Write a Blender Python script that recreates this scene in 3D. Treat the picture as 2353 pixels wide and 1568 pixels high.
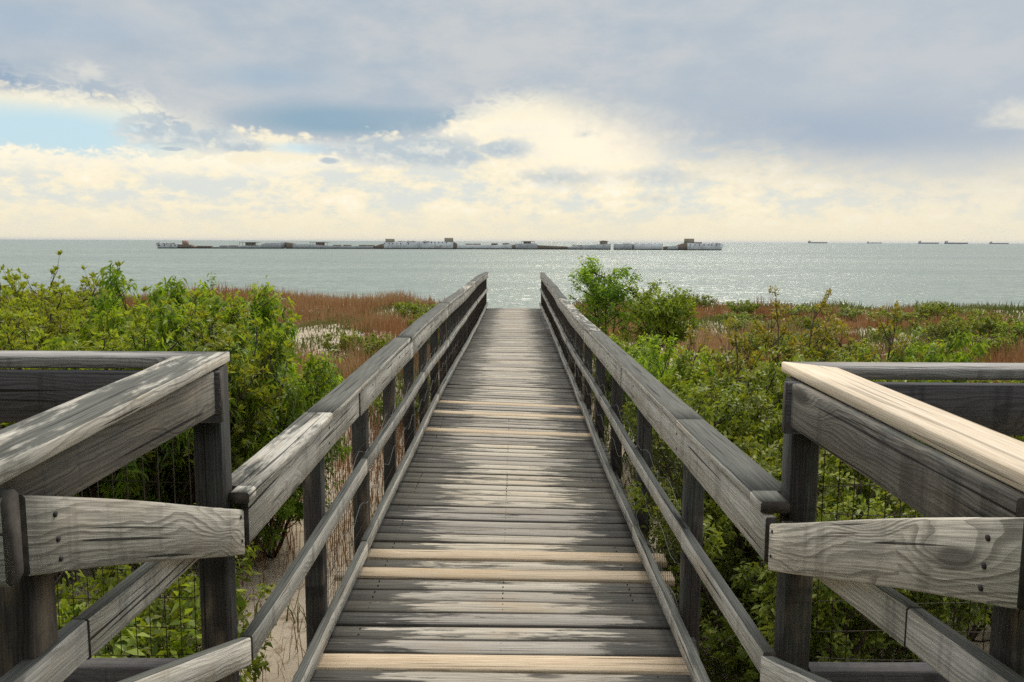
import bpy, math, random
import numpy as np
from mathutils import Vector, Matrix

# ------------------------------------------------------------------ camera, sky, sun, exposure
for o in list(bpy.data.objects):
    bpy.data.objects.remove(o, do_unlink=True)
SC = bpy.context.scene
COL = SC.collection
EYE = 8.0                       # eye height above the sea (m); the sea is z = 0
F_PX = 826.0

def make_camera():
    pitch = math.atan((341 - 241.3) / F_PX)
    roll = math.atan(4.3 / 1024)
    yaw = math.atan(2.8 / F_PX)
    f = Vector((-math.sin(yaw) * math.cos(pitch), math.cos(yaw) * math.cos(pitch), -math.sin(pitch)))
    r = f.cross(Vector((0, 0, 1))).normalized()
    u = r.cross(f)
    r2 = math.cos(roll) * r + math.sin(roll) * u
    u2 = -math.sin(roll) * r + math.cos(roll) * u
    cd = bpy.data.cameras.new('camera')
    cd.sensor_width = 36.0
    cd.lens = F_PX / 1024 * 36.0
    cd.clip_start = 0.05
    cd.clip_end = 120000
    co = bpy.data.objects.new('camera', cd)
    m = Matrix(((r2.x, u2.x, -f.x, 0), (r2.y, u2.y, -f.y, 0), (r2.z, u2.z, -f.z, EYE), (0, 0, 0, 1)))
    co.matrix_world = m
    COL.objects.link(co)
    SC.camera = co
make_camera()

SUN_AZ, SUN_EL = math.radians(13), math.radians(47)      # ahead of the camera and to the right, behind thin cloud
SUN_STRENGTH, SUN_ANGLE = 2.5, math.radians(26)
SKY_STRENGTH = 0.1
SC.view_settings.view_transform = 'Standard'
SC.view_settings.look = 'None'
SC.view_settings.gamma = 1
SC.view_settings.exposure = 0.0
SC.render.engine = 'CYCLES'
SC.cycles.use_denoising = False
SC.cycles.max_bounces = 8
SC.cycles.sample_clamp_indirect = 2.0
SC.cycles.sample_clamp_direct = 6.0
SC.cycles.transparent_max_bounces = 8


class G:
    """Short-hand for building node trees."""
    def __init__(s, tree):
        s.t = tree
        tree.nodes.clear()
    def n(s, typ, ins=None, **props):
        nd = s.t.nodes.new(typ)
        for k, v in props.items():
            setattr(nd, k, v)
        for k, v in (ins or {}).items():
            s.set(nd.inputs[k], v)
        return nd
    def set(s, sock, v):
        if isinstance(v, bpy.types.NodeSocket):
            s.t.links.new(v, sock)
        elif isinstance(v, bpy.types.Node):
            s.t.links.new(v.outputs[0], sock)
        else:
            if sock.type == 'RGBA' and len(v) == 3:
                v = (*v, 1)
            sock.default_value = v
    def m(s, op, a, b=0.0, c=0.0, clamp=False):
        nd = s.n('ShaderNodeMath', {0: a, 1: b, 2: c}, operation=op)
        nd.use_clamp = clamp
        return nd.outputs[0]
    def add(s, a, b): return s.m('ADD', a, b)
    def sub(s, a, b): return s.m('SUBTRACT', a, b)
    def mul(s, a, b): return s.m('MULTIPLY', a, b)
    def step(s, x, lo, hi, a=0.0, b=1.0):
        nd = s.n('ShaderNodeMapRange', {'Value': x, 'From Min': lo, 'From Max': hi, 'To Min': a, 'To Max': b},
                 interpolation_type='SMOOTHSTEP')
        return nd.outputs[0]
    def lin(s, x, lo, hi, a=0.0, b=1.0):
        nd = s.n('ShaderNodeMapRange', {'Value': x, 'From Min': lo, 'From Max': hi, 'To Min': a, 'To Max': b})
        return nd.outputs[0]
    def mix(s, f, a, b, blend='MIX'):
        nd = s.n('ShaderNodeMix', data_type='RGBA', blend_type=blend)
        s.set(nd.inputs[0], f); s.set(nd.inputs[6], a); s.set(nd.inputs[7], b)
        return nd.outputs[2]
    def vec(s, x, y, z):
        return s.n('ShaderNodeCombineXYZ', {0: x, 1: y, 2: z}).outputs[0]
    def noise(s, v, scale=1.0, detail=3.0, rough=0.5, dist=0.0):
        nd = s.n('ShaderNodeTexNoise', {'Vector': v, 'Scale': scale, 'Detail': detail, 'Roughness': rough, 'Distortion': dist})
        return nd
    def vm(s, op, a, b=(0, 0, 0)):
        return s.n('ShaderNodeVectorMath', {0: a, 1: b}, operation=op).outputs[0]


def px_az_el(x, y):
    """A point of the 2353-px-wide photograph as azimuth and tan(elevation)."""
    sx, ty = (x - 1183) / 1898, (551 - y) / 1898
    az = math.atan(sx)
    return az, ty * math.cos(az)


def make_world():
    w = bpy.data.worlds.new('World')
    SC.world = w
    w.use_nodes = True
    g = G(w.node_tree)
    tc = g.n('ShaderNodeTexCoord')
    d = tc.outputs['Generated']
    sp = g.n('ShaderNodeSeparateXYZ', {0: d})
    X, Y, Z = sp.outputs
    az = g.m('ARCTAN2', X, Y)
    hor = g.m('SQRT', g.add(g.mul(X, X), g.mul(Y, Y)))
    el = g.m('DIVIDE', Z, g.m('MAXIMUM', hor, 0.02))
    P = g.vec(az, g.mul(el, 2.2), 0.3)
    nbig = g.noise(P, 5.0, 5.0, 0.55).outputs[0]
    nmid = g.noise(P, 13.0, 6.0, 0.6).outputs[0]
    nfin = g.noise(g.vec(az, g.mul(el, 1.6), 2.3), 40.0, 5.0, 0.62).outputs[0]
    def billow(scale, off, stretch=1.5):
        n_ = g.noise(g.vec(az, g.mul(el, stretch), off), scale, 3.0, 0.55).outputs[0]
        return g.m('ABSOLUTE', g.mul(g.sub(n_, 0.5), 4.0))
    bil = g.add(g.mul(billow(19.0, 0.7), 0.6), g.mul(billow(44.0, 3.9), 0.4))
    n_puff = g.add(g.add(g.mul(g.sub(nmid, 0.5), 0.55), g.mul(g.sub(nfin, 0.5), 0.35)), g.mul(g.sub(0.30, bil), 0.45))
    # underside of the grey cloud deck, as a curve of azimuth
    pts = [(0, 225), (110, 232), (220, 246), (350, 262), (430, 300), (520, 300), (560, 306), (700, 318), (830, 325), (980, 322),
           (1050, 285), (1120, 262), (1190, 252), (1260, 256), (1330, 280), (1400, 310), (1480, 345), (1560, 378), (1650, 398),
           (1750, 412), (1850, 436), (1950, 462), (2050, 474), (2150, 482), (2353, 476)]
    fc = g.n('ShaderNodeFloatCurve')
    cur = fc.mapping.curves[0]
    lo, hi = -0.75, 0.75
    cps = [(0.0, 0.60)]
    for x, y in pts:
        a, e = px_az_el(x, y)
        cps.append(((a - lo) / (hi - lo), min(0.99, e / 0.3)))
    cps.append((1.0, 0.12))
    while len(cur.points) < len(cps):
        cur.points.new(0.5, 0.5)
    for p, q in zip(cur.points, cps):
        p.location = q
        p.handle_type = 'AUTO'
    fc.mapping.update()
    g.set(fc.inputs['Value'], g.lin(az, lo, hi))
    tb = g.mul(fc.outputs[0], 0.3)
    over = g.add(g.sub(el, tb), g.mul(n_puff, g.step(az, 0.05, 0.3, 0.055, 0.03)))
    soft = g.step(az, -0.06, 0.20, 0.008, 0.08)                      # crisp on the left, drawn out into rain on the right
    deck = g.n('ShaderNodeMapRange', {'Value': over, 'From Min': g.mul(soft, -0.5), 'From Max': soft}, interpolation_type='SMOOTHSTEP').outputs[0]

    def blob(x, y, rx, ry, wob=1.3, s0=0.0, s1=0.5, noise=None):
        a, e = px_az_el(x, y)
        u = g.mul(g.sub(az, a), 1898 / rx)
        v = g.mul(g.sub(el, e), 1898 / ry)
        r = g.m('SQRT', g.add(g.mul(u, u), g.mul(v, v)))
        return g.step(g.add(g.sub(1.0, r), g.mul(noise if noise is not None else n_puff, wob)), s0, s1)
    K = 1.0 / SKY_STRENGTH
    c = lambda r, gg, b: (r * K, gg * K, b * K)
    # clear air: the Nishita sky, veiled by thin cirrus
    sky = g.n('ShaderNodeTexSky', sky_type='NISHITA')
    sky.sun_disc = False
    sky.sun_elevation = SUN_EL
    sky.sun_rotation = SUN_AZ
    sky.dust_density = 2.0
    soft_n = g.sub(nbig, 0.5)
    veil = g.mix(blob(130, 310, 400, 85, 0.5, 0.0, 0.8, soft_n), c(0.99, 0.90, 0.68), c(0.57, 0.77, 0.85))
    veil = g.mix(blob(720, 345, 130, 18, 0.6, 0.0, 0.8), veil, c(0.66, 0.80, 0.84))
    veil = g.mix(g.mul(g.step(n_puff, 0.14, 0.26), 0.8), veil, c(0.98, 0.92, 0.76))
    clear = g.mix(0.9, sky.outputs[0], veil)
    # low cumulus bank along the horizon: cream heads, pale grey bellies
    lo1 = g.noise(g.vec(az, g.mul(el, 2.4), 1.7), 15.0, 6.0, 0.6, 0.3).outputs[0]
    lo2 = g.noise(g.vec(az, g.mul(el, 2.0), 5.1), 42.0, 5.0, 0.6, 0.3).outputs[0]
    head = g.add(g.mul(billow(26.0, 6.1, 1.8), 0.6), g.mul(billow(60.0, 8.3, 1.8), 0.4))
    bank_top = g.add(0.091, g.mul(g.sub(nmid, 0.5), 0.03))
    bank_top = g.add(bank_top, g.step(az, -0.3, 0.0, 0.0, 0.05))
    bank = g.step(g.add(g.sub(bank_top, el), g.mul(g.sub(0.3, head), 0.022)), -0.003, 0.006)
    shade = g.add(g.add(g.mul(lo1, 0.62), g.mul(lo2, 0.22)), g.mul(g.sub(0.4, head), 0.16))
    bank_col = g.mix(g.step(shade, 0.34, 0.50), c(0.74, 0.77, 0.72), c(0.99, 0.89, 0.66))
    bank_col = g.mix(g.mul(g.step(shade, 0.47, 0.60), 0.9), bank_col, c(1.04, 0.97, 0.80))
    bank_col = g.mix(g.mul(g.step(g.sub(bank_top, el), 0.03, 0.0), 0.7), bank_col, c(1.03, 0.96, 0.78))
    bank_col = g.mix(g.step(el, 0.0, 0.055, 0.92, 0.0), bank_col, c(0.89, 0.81, 0.61))
    col = g.mix(bank, clear, bank_col)
    # bright break where the light comes through
    col = g.mix(blob(1330, 335, 290, 105, 0.7, 0.0, 0.9, soft_n), col, c(1.05, 0.95, 0.75))
    # grey lobes hanging under the deck
    lobes = None
    for a in ((440, 300, 150, 55, 1.9, 0.5), (560, 340, 70, 18, 1.8, 0.5), (930, 345, 250, 48, 1.5, 0.55), (1030, 362, 130, 32, 1.4, 0.6), (1150, 345, 90, 30, 1.9, 0.7),
              (1290, 408, 150, 32, 1.8, 0.9), (1500, 405, 140, 30, 1.6, 0.9), (1340, 312, 50, 14, 1.8, 1.2),
              (1500, 455, 80, 20, 1.8, 1.2), (762, 371, 30, 10, 1.4, 0.5), (410, 347, 34, 6, 1.2, 0.5)):
        b = blob(*a[:5], 0.0, a[5])
        lobes = b if lobes is None else g.m('MAXIMUM', lobes, b)
    lobe_col = g.mix(g.step(n_puff, -0.05, 0.22), c(0.47, 0.56, 0.63), c(0.76, 0.77, 0.72))
    col = g.mix(g.mul(lobes, g.step(az, 0.0, 0.08, 0.9, 0.65)), col, lobe_col)
    # the deck itself
    tone = g.step(g.add(g.mul(nbig, 0.6), g.mul(nmid, 0.4)), 0.38, 0.62)
    deck_col = g.mix(tone, c(0.44, 0.515, 0.59), c(0.585, 0.61, 0.625))
    deck_col = g.mix(g.mul(g.step(az, 0.05, 0.45), 0.5), deck_col, c(0.53, 0.575, 0.625))
    deck_col = g.mix(blob(770, 282, 300, 50, 0.8, 0.0, 0.75, soft_n), deck_col, c(0.29, 0.43, 0.535))
    deck_col = g.mix(g.mul(blob(960, 275, 260, 40, 0.8, 0.0, 0.8, soft_n), 0.75), deck_col, c(0.33, 0.45, 0.55))
    deck_col = g.mix(g.mul(blob(620, 190, 200, 40, 1.3, 0.0, 0.9, g.sub(nmid, 0.5)), 0.6), deck_col, c(0.36, 0.49, 0.61))
    deck_col = g.mix(g.mul(blob(120, 70, 330, 70, 1.3, 0.0, 0.9, g.sub(nmid, 0.5)), 0.5), deck_col, c(0.38, 0.49, 0.62))
    deck_col = g.mix(g.mul(blob(1800, 320, 640, 115, 0.7, 0.0, 0.9, soft_n), 0.92), deck_col, c(0.39, 0.47, 0.57))
    deck_col = g.mix(g.mul(blob(10, 195, 100, 32, 1.6, 0.0, 0.5), 0.9), deck_col, c(0.33, 0.43, 0.55))
    deck_col = g.mix(g.mul(blob(225, 178, 60, 24, 1.8, 0.0, 1.0), 0.7), deck_col, c(0.78, 0.77, 0.70))
    deck_col = g.mix(g.mul(blob(2353, 262, 150, 46, 1.6, 0.0, 1.2), 0.8), deck_col, c(0.86, 0.82, 0.70))
    deck_col = g.mix(g.mul(g.step(el, 0.12, 0.03, 0.0, 0.9), g.step(az, 0.0, 0.3)), deck_col, c(0.82, 0.77, 0.64))
    rim = g.mul(g.step(over, 0.035, 0.0), g.add(g.step(az, -0.32, -0.40), g.mul(g.step(az, -0.18, 0.0), g.step(az, 0.1, 0.0))))
    deck_col = g.mix(g.mul(rim, g.step(n_puff, -0.06, 0.10)), deck_col, c(0.95, 0.90, 0.74))
    col = g.mix(deck, col, deck_col)
    # unseen sky: even grey behind the camera, overhead brightened to light the rail faces
    back = g.step(g.m('ABSOLUTE', az), 1.0, 2.0)
    col = g.mix(g.mul(back, 0.93), col, c(0.58, 0.61, 0.64))
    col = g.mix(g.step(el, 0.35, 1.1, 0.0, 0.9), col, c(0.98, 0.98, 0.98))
    below = g.step(Z, -0.02, 0.0)
    col = g.mix(below, c(0.30, 0.32, 0.30), col)
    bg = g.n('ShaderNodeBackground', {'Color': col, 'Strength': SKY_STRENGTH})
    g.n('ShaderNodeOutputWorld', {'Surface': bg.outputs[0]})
    w.cycles.sampling_method = 'MANUAL'
    w.cycles.sample_map_resolution = 1024
make_world()

sl = bpy.data.lights.new('sun', 'SUN')
sl.energy, sl.angle, sl.color = SUN_STRENGTH, SUN_ANGLE, (1.0, 0.93, 0.80)
so = bpy.data.objects.new('sun', sl)
_d = Vector((math.sin(SUN_AZ) * math.cos(SUN_EL), math.cos(SUN_AZ) * math.cos(SUN_EL), math.sin(SUN_EL)))
so.rotation_euler = _d.to_track_quat('Z', 'Y').to_euler()
so.location = _d * 100
COL.objects.link(so)

# ------------------------------------------------------------------ helpers
RNG = np.random.default_rng(11)
random.seed(5)


def tag(o, label=None, cat=None, group=None, kind=None):
    if label: o['label'] = label
    if cat: o['category'] = cat
    if group: o['group'] = group
    if kind: o['kind'] = kind
    return o


def empty(name, loc=(0, 0, 0), label=None, cat=None, group=None):
    o = bpy.data.objects.new(name, None)
    o.location = loc
    o.empty_display_size = 0.2
    COL.objects.link(o)
    return tag(o, label, cat, group)


def mesh_np(name, verts, faces_flat, nper, mat, parent=None, attrs=None, smooth=False):
    """verts (n,3), faces_flat int array, nper = vertices per face (int or array); attrs {name: (type, array)} on points."""
    verts = np.asarray(verts, np.float32)
    ff = np.asarray(faces_flat, np.int32).ravel()
    if np.isscalar(nper):
        tot = np.full(len(ff) // nper, nper, np.int32)
    else:
        tot = np.asarray(nper, np.int32)
    me = bpy.data.meshes.new(name)
    me.vertices.add(len(verts))
    me.vertices.foreach_set('co', verts.ravel())
    me.loops.add(len(ff))
    me.loops.foreach_set('vertex_index', ff)
    me.polygons.add(len(tot))
    st = np.zeros(len(tot), np.int32)
    st[1:] = np.cumsum(tot)[:-1]
    me.polygons.foreach_set('loop_start', st)
    if smooth:
        me.polygons.foreach_set('use_smooth', np.ones(len(tot), bool))
    for k, (typ, arr) in (attrs or {}).items():
        at = me.attributes.new(k, typ, 'POINT')
        arr = np.asarray(arr, np.float32)
        at.data.foreach_set('vector' if typ == 'FLOAT_VECTOR' else 'value', arr.ravel())
    me.update(calc_edges=True)
    me.validate()
    if mat: me.materials.append(mat)
    o = bpy.data.objects.new(name, me)
    COL.objects.link(o)
    if parent is not None:
        o.parent = parent
        o.location = -Vector(parent.location)
    return o


class MB:
    """Collects shapes; build() links them as one mesh object. Coordinates are world coordinates."""
    def __init__(s):
        s.v, s.f, s.n, s.gc, s.nv = [], [], [], [], 0
        s.mi, s.cur = [], 0
    def put(s, v, faces, gc=None):
        v = np.asarray(v, float)
        s.v.append(v)
        s.gc.append(np.zeros((len(v), 3)) if gc is None else np.asarray(gc, float))
        for f in faces:
            s.f.extend([i + s.nv for i in f]); s.n.append(len(f)); s.mi.append(s.cur)
        s.nv += len(v)
        return s
    def sweep(s, path, prof, side=None, up=None, cap=True, gc0=None):
        """Sweeps a closed profile [(a, b)] (a along side, b along up) along path; per-vertex grain coordinates."""
        path = np.asarray(path, float)
        prof = np.asarray(prof, float)
        n, k = len(path), len(prof)
        tang = np.gradient(path, axis=0)
        tang /= np.linalg.norm(tang, axis=1)[:, None]
        acc = np.concatenate([[0], np.cumsum(np.linalg.norm(np.diff(path, axis=0), axis=1))])
        off = RNG.uniform(-40, 40, 3) if gc0 is None else np.asarray(gc0, float)
        vs, gs = [], []
        for i in range(n):
            if side is None:
                sd = np.cross(tang[i], (0, 0, 1)); sd /= np.linalg.norm(sd)
            else:
                sd = np.asarray(side, float)
            uu = np.asarray(up, float) if up is not None else np.array((0, 0, 1.0))
            vs.append(path[i] + prof[:, :1] * sd + prof[:, 1:] * uu)
            gs.append(np.column_stack([np.full(k, acc[i]), prof[:, 0], prof[:, 1]]) + off)
        faces = []
        for i in range(n - 1):
            for j in range(k):
                a, b = i * k + j, i * k + (j + 1) % k
                faces.append((a, b, b + k, a + k))
        s.put(np.concatenate(vs), faces, np.concatenate(gs))
        if cap:                                            # sawn ends: end-grain slot
            for f in (range(k - 1, -1, -1), range((n - 1) * k, n * k)):
                s.f.extend([i + s.nv - n * k for i in f]); s.n.append(k); s.mi.append(2)
        return s
    def tube(s, path, r, k=5):
        path = np.asarray(path, float)
        r = np.full(len(path), r, float) if np.isscalar(r) else np.asarray(r, float)
        tang = np.gradient(path, axis=0)
        tang /= np.linalg.norm(tang, axis=1)[:, None] + 1e-9
        ref = np.array((0.31, 0.22, 0.1)) if abs(tang[0][2]) > 0.7 else np.array((0, 0, 1.0))
        vs = []
        for i in range(len(path)):
            a = np.cross(tang[i], ref); a /= np.linalg.norm(a) + 1e-9
            b = np.cross(tang[i], a)
            th = np.arange(k) * 2 * math.pi / k
            vs.append(path[i] + r[i] * (np.cos(th)[:, None] * a + np.sin(th)[:, None] * b))
        faces = []
        for i in range(len(path) - 1):
            for j in range(k):
                p, q = i * k + j, i * k + (j + 1) % k
                faces.append((p, q, q + k, p + k))
        faces.append(tuple(range(k - 1, -1, -1)))
        faces.append(tuple((len(path) - 1) * k + j for j in range(k)))
        return s.put(np.concatenate(vs), faces)
    def box(s, x0, x1, y0, y1, z0, z1, c=0.0):
        v = [(x, y, z) for z in (z0, z1) for y in (y0, y1) for x in (x0, x1)]
        return s.put(v, [(0, 2, 3, 1), (4, 5, 7, 6), (0, 1, 5, 4), (2, 6, 7, 3), (0, 4, 6, 2), (1, 3, 7, 5)])
    def build(s, name, mat, parent=None, smooth=False):
        mats = [mat] if max(s.mi) == 0 else [mat, M['nail'], M['end_grain']]
        o = mesh_np(name, np.concatenate(s.v), s.f, s.n, mats[0], parent, {'gc': ('FLOAT_VECTOR', np.concatenate(s.gc))}, smooth)
        for mm in mats[1:]:
            o.data.materials.append(mm)
        if len(mats) > 1:
            o.data.polygons.foreach_set('material_index', np.array(s.mi, np.int32))
        return o


def rect(w, h, c=0.005):
    """Board section w x h, centred, with worn (chamfered) arrises."""
    a, b = w / 2, h / 2
    return [(-a + c, -b), (a - c, -b), (a, -b + c), (a, b - c), (a - c, b), (-a + c, b), (-a, b - c), (-a, -b + c)]


def lumber(p0, p1, w, h, name, mat, parent, nseg=None, wob=0.003, side=None, up=None, c=0.005):
    """A straight board from p0 to p1 (centre line) with a little warp."""
    p0, p1 = np.asarray(p0, float), np.asarray(p1, float)
    L = np.linalg.norm(p1 - p0)
    n = nseg or max(2, int(L / 0.25) + 1)
    t = np.linspace(0, 1, n)
    path = p0 + (p1 - p0) * t[:, None]
    ph = RNG.uniform(0, 6.28, 2)
    path[:, 0] += wob * np.sin(t * 5 + ph[0]) * (p1 - p0)[1] / max(L, 1e-6)
    path[:, 2] += wob * np.sin(t * 4 + ph[1])
    m = MB()
    m.sweep(path, rect(w, h, c), side, up)
    return m.build(name, mat, parent)


# ------------------------------------------------------------------ materials
def new_mat(name):
    m = bpy.data.materials.new(name)
    m.use_nodes = True
    return m, G(m.node_tree)


def finish(g, col, rough=0.8, bump=None, spec=0.3, bump_d=0.004, bump_s=0.6):
    b = g.n('ShaderNodeBsdfPrincipled', {'Base Color': col, 'Roughness': rough, 'Specular IOR Level': spec})
    if bump is not None:
        bn = g.n('ShaderNodeBump', {'Height': bump, 'Distance': bump_d, 'Strength': bump_s})
        g.set(b.inputs['Normal'], bn.outputs[0])
    g.n('ShaderNodeOutputMaterial', {'Surface': b.outputs[0]})
    return b


def wood(name, light, dark, moss=(0.045, 0.05, 0.045), moss_top=0.6, moss_all=0.1, contrast=1.0, knots=0.55, deck=False, rings=125.0, blotch=0.5, wavy=0.35, warm=(0.42, 0.33, 0.225), stain=0.6, cracks=0.85):
    """Weathered sawn timber: growth rings bending round knots, fibres, checks, and grey-black mildew on upper faces."""
    m, g = new_mat(name)
    at = g.n('ShaderNodeAttribute', attribute_name='gc')
    gc = at.outputs['Vector']
    sp = g.n('ShaderNodeSeparateXYZ', {0: gc})
    U, V, W = sp.outputs
    # knots
    vor = g.n('ShaderNodeTexVoronoi', {'Vector': g.vec(g.mul(U, 1.5), g.mul(V, 5.0), g.mul(W, 5.0)), 'Scale': 1.0, 'Randomness': 1.0})
    kd = vor.outputs['Distance']
    kc = g.n('ShaderNodeSeparateColor', {0: vor.outputs['Color']}).outputs[0]
    kon = g.m('GREATER_THAN', kc, 1.0 - knots)
    kb = g.mul(g.step(kd, 0.50, 0.0), kon)
    # rings
    warp = g.noise(g.vec(g.mul(U, 1.1), g.mul(V, 5.0), g.mul(W, 5.0)), 1.0, 2.0, 0.5).outputs[0]
    warp2 = g.noise(g.vec(g.mul(U, 5.0), g.mul(V, 14.0), g.mul(W, 14.0)), 1.0, 2.0, 0.5).outputs[0]
    a = g.add(g.mul(V, 0.8), g.mul(W, 0.6))
    r = g.add(g.add(a, g.mul(g.sub(warp, 0.5), 0.16 * wavy)), g.add(g.mul(g.sub(warp2, 0.5), 0.022), g.mul(kb, 0.060)))
    rr = g.mul(r, rings)
    rr = g.add(rr, g.mul(g.noise(g.vec(g.mul(rr, 0.31), 0.0, 0.0), 1.0, 2.0, 0.6).outputs[0], 3.0))
    saw = g.m('FRACT', rr)
    strong = g.n('ShaderNodeTexWhiteNoise', {'W': g.m('FLOOR', rr)}, noise_dimensions='1D').outputs[0]
    band = g.step(saw, 0.30, 0.90)
    band = g.mul(g.mul(band, g.step(saw, 1.0, 0.95)), g.lin(strong, 0, 1, 0.25, 1.0))
    fib = g.noise(g.vec(g.mul(U, 3.0), g.mul(V, 190.0), g.mul(W, 190.0)), 1.0, 3.0, 0.6).outputs[0]
    fib2 = g.noise(g.vec(g.mul(U, 9.0), g.mul(V, 420.0), g.mul(W, 420.0)), 1.0, 2.0, 0.6).outputs[0]
    chk = g.noise(g.vec(g.mul(U, 1.1), g.mul(V, 75.0), g.mul(W, 75.0)), 1.0, 1.0, 0.4).outputs[0]
    crack = g.step(chk, 0.335, 0.29)
    blt = g.noise(g.vec(g.mul(U, 2.2), g.mul(V, 7.0), g.mul(W, 7.0)), 1.0, 4.0, 0.55).outputs[0]
    col = g.mix(g.mul(band, 0.85 * contrast), light, dark)
    col = g.mix(g.mul(g.step(fib, 0.38, 0.62, 1.0, 0.0), 0.55), col, dark)
    col = g.mix(g.mul(g.step(fib2, 0.5, 0.7), 0.35), col, tuple(min(1, x * 1.35) for x in light))
    col = g.mix(g.mul(g.step(blt, 0.50, 0.72), blotch), col, warm)
    knot = g.mul(g.step(kd, 0.16, 0.07), kon)
    col = g.mix(g.mul(knot, 0.8), col, tuple(x * 0.45 for x in dark))
    # mildew
    geo = g.n('ShaderNodeNewGeometry')
    nz = g.n('ShaderNodeSeparateXYZ', {0: geo.outputs['Normal']}).outputs[2]
    pos = geo.outputs['Position']
    mn = g.noise(g.vec(g.mul(U, 3.2), g.mul(V, 16.0), g.mul(W, 16.0)), 1.0, 6.0, 0.68).outputs[0]
    mlow = g.noise(g.vec(g.mul(U, 0.7), g.mul(V, 3.0), 3.3), 1.0, 2.0, 0.5).outputs[0]
    mf = g.add(g.mul(mn, 0.65), g.mul(mlow, 0.35))
    if deck:
        px = g.n('ShaderNodeSeparateXYZ', {0: pos}).outputs
        pid = g.m('FLOOR', W)
        pr = g.n('ShaderNodeTexWhiteNoise', {'W': pid}, noise_dimensions='1D').outputs[0]
        pl = g.noise(g.vec(g.mul(px[0], 2.4), g.mul(px[1], 34.0), g.mul(pid, 0.37)), 1.0, 4.0, 0.62).outputs[0]
        wid = g.noise(g.vec(0.0, g.mul(px[1], 0.9), 4.0), 1.0, 2.0, 0.5).outputs[0]
        dist = g.m('ABSOLUTE', g.add(px[0], 0.05))
        edge = g.add(g.add(dist, g.mul(g.sub(pl, 0.5), 1.15)), g.add(g.mul(g.sub(wid, 0.5), 0.35), g.mul(g.sub(pr, 0.5), 0.22)))
        amt = g.step(edge, 0.22, 1.0, 0.0, 0.40)
        amt = g.add(amt, moss_all)
    else:
        amt = g.add(g.mul(g.step(nz, 0.3, 0.8), moss_top * 0.45), moss_all)
    mask = g.m('SUBTRACT', g.add(mf, amt), 0.62)
    mask = g.step(mask, 0.0, 0.10)
    mcol = g.mix(g.step(fib, 0.35, 0.7), moss, tuple(x * 2.3 for x in moss))
    col = g.mix(g.mul(mask, 0.9), col, mcol)
    if not deck:
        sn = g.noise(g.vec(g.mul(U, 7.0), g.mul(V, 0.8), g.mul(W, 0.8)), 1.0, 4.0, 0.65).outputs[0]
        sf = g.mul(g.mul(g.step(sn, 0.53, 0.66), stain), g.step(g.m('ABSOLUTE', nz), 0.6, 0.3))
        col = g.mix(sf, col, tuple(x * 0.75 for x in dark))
    col = g.mix(g.mul(crack, cracks), col, (0.015, 0.014, 0.013))
    oi = g.n('ShaderNodeObjectInfo').outputs['Random']
    if deck:
        lv = g.m('ABSOLUTE', g.sub(V, g.mul(g.m('ROUND', g.mul(V, 0.1)), 10.0)))            # plank edges darkened: dirt plus painted-in shade of the gaps
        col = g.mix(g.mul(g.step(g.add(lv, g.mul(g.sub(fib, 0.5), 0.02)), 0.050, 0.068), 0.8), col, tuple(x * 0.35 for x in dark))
        grey = g.n('ShaderNodeTexWhiteNoise', {'W': g.add(pid, 0.5)}, noise_dimensions='1D').outputs[0]
        col = g.mix(g.mul(grey, 0.55), col, g.n('ShaderNodeHueSaturation', {'Saturation': 0.35, 'Value': 1.0, 'Color': col}).outputs[0])
        col = g.mix(1.0, col, g.n('ShaderNodeCombineColor', {0: g.lin(pr, 0, 1, 0.66, 1.22), 1: g.lin(pr, 0, 1, 0.66, 1.19), 2: g.lin(pr, 0, 1, 0.68, 1.12)}).outputs[0], 'MULTIPLY')
    else:
        col = g.mix(1.0, col, g.n('ShaderNodeCombineColor', {0: g.lin(oi, 0, 1, 0.85, 1.12), 1: g.lin(oi, 0, 1, 0.86, 1.11), 2: g.lin(oi, 0, 1, 0.88, 1.10)}).outputs[0], 'MULTIPLY')
    h = g.sub(g.sub(g.add(g.mul(fib, 0.5), g.mul(fib2, 0.15)), g.mul(band, 0.35)), g.mul(crack, 0.9))
    h = g.add(h, g.mul(mn, 0.3))
    finish(g, col, 0.82, h, 0.25, 0.004, 0.75)
    return m


M = {}
M['rail'] = wood('rail_wood', (0.68, 0.655, 0.59), (0.29, 0.28, 0.25), moss_top=0.85, moss_all=-0.04)
M['rail_dark'] = wood('mildewed_rail_wood', (0.68, 0.655, 0.59), (0.29, 0.28, 0.25), moss_top=1.3, moss_all=-0.03)
M['rail_plain'] = wood('bare_rail_wood', (0.71, 0.68, 0.60), (0.29, 0.27, 0.235), moss_top=0.6, moss_all=-0.08, knots=0.7, stain=0.4)
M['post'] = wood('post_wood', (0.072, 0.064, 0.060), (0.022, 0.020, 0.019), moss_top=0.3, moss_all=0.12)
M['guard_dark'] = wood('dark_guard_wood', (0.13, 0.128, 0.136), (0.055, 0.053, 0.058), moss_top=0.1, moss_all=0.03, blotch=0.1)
M['fresh'] = wood('fresh_wood', (0.76, 0.67, 0.54), (0.54, 0.40, 0.26), moss_top=0.0, moss_all=-0.2, contrast=0.5, knots=0.6, rings=40, cracks=0.35, wavy=1.0, blotch=0.25, warm=(0.70, 0.56, 0.36), stain=0.0)
M['plank_new'] = wood('new_plank_wood', (0.66, 0.56, 0.42), (0.36, 0.25, 0.15), moss_top=0.0, moss_all=-0.2, contrast=0.8, knots=0.3, rings=60, blotch=0.4, warm=(0.50, 0.33, 0.15), stain=0.0)
M['deck'] = wood('deck_wood', (0.56, 0.515, 0.43), (0.25, 0.22, 0.18), moss_all=0.075, deck=True, contrast=0.6, knots=0.35, rings=60, blotch=0.55, warm=(0.46, 0.36, 0.24), moss=(0.042, 0.043, 0.039))
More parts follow.
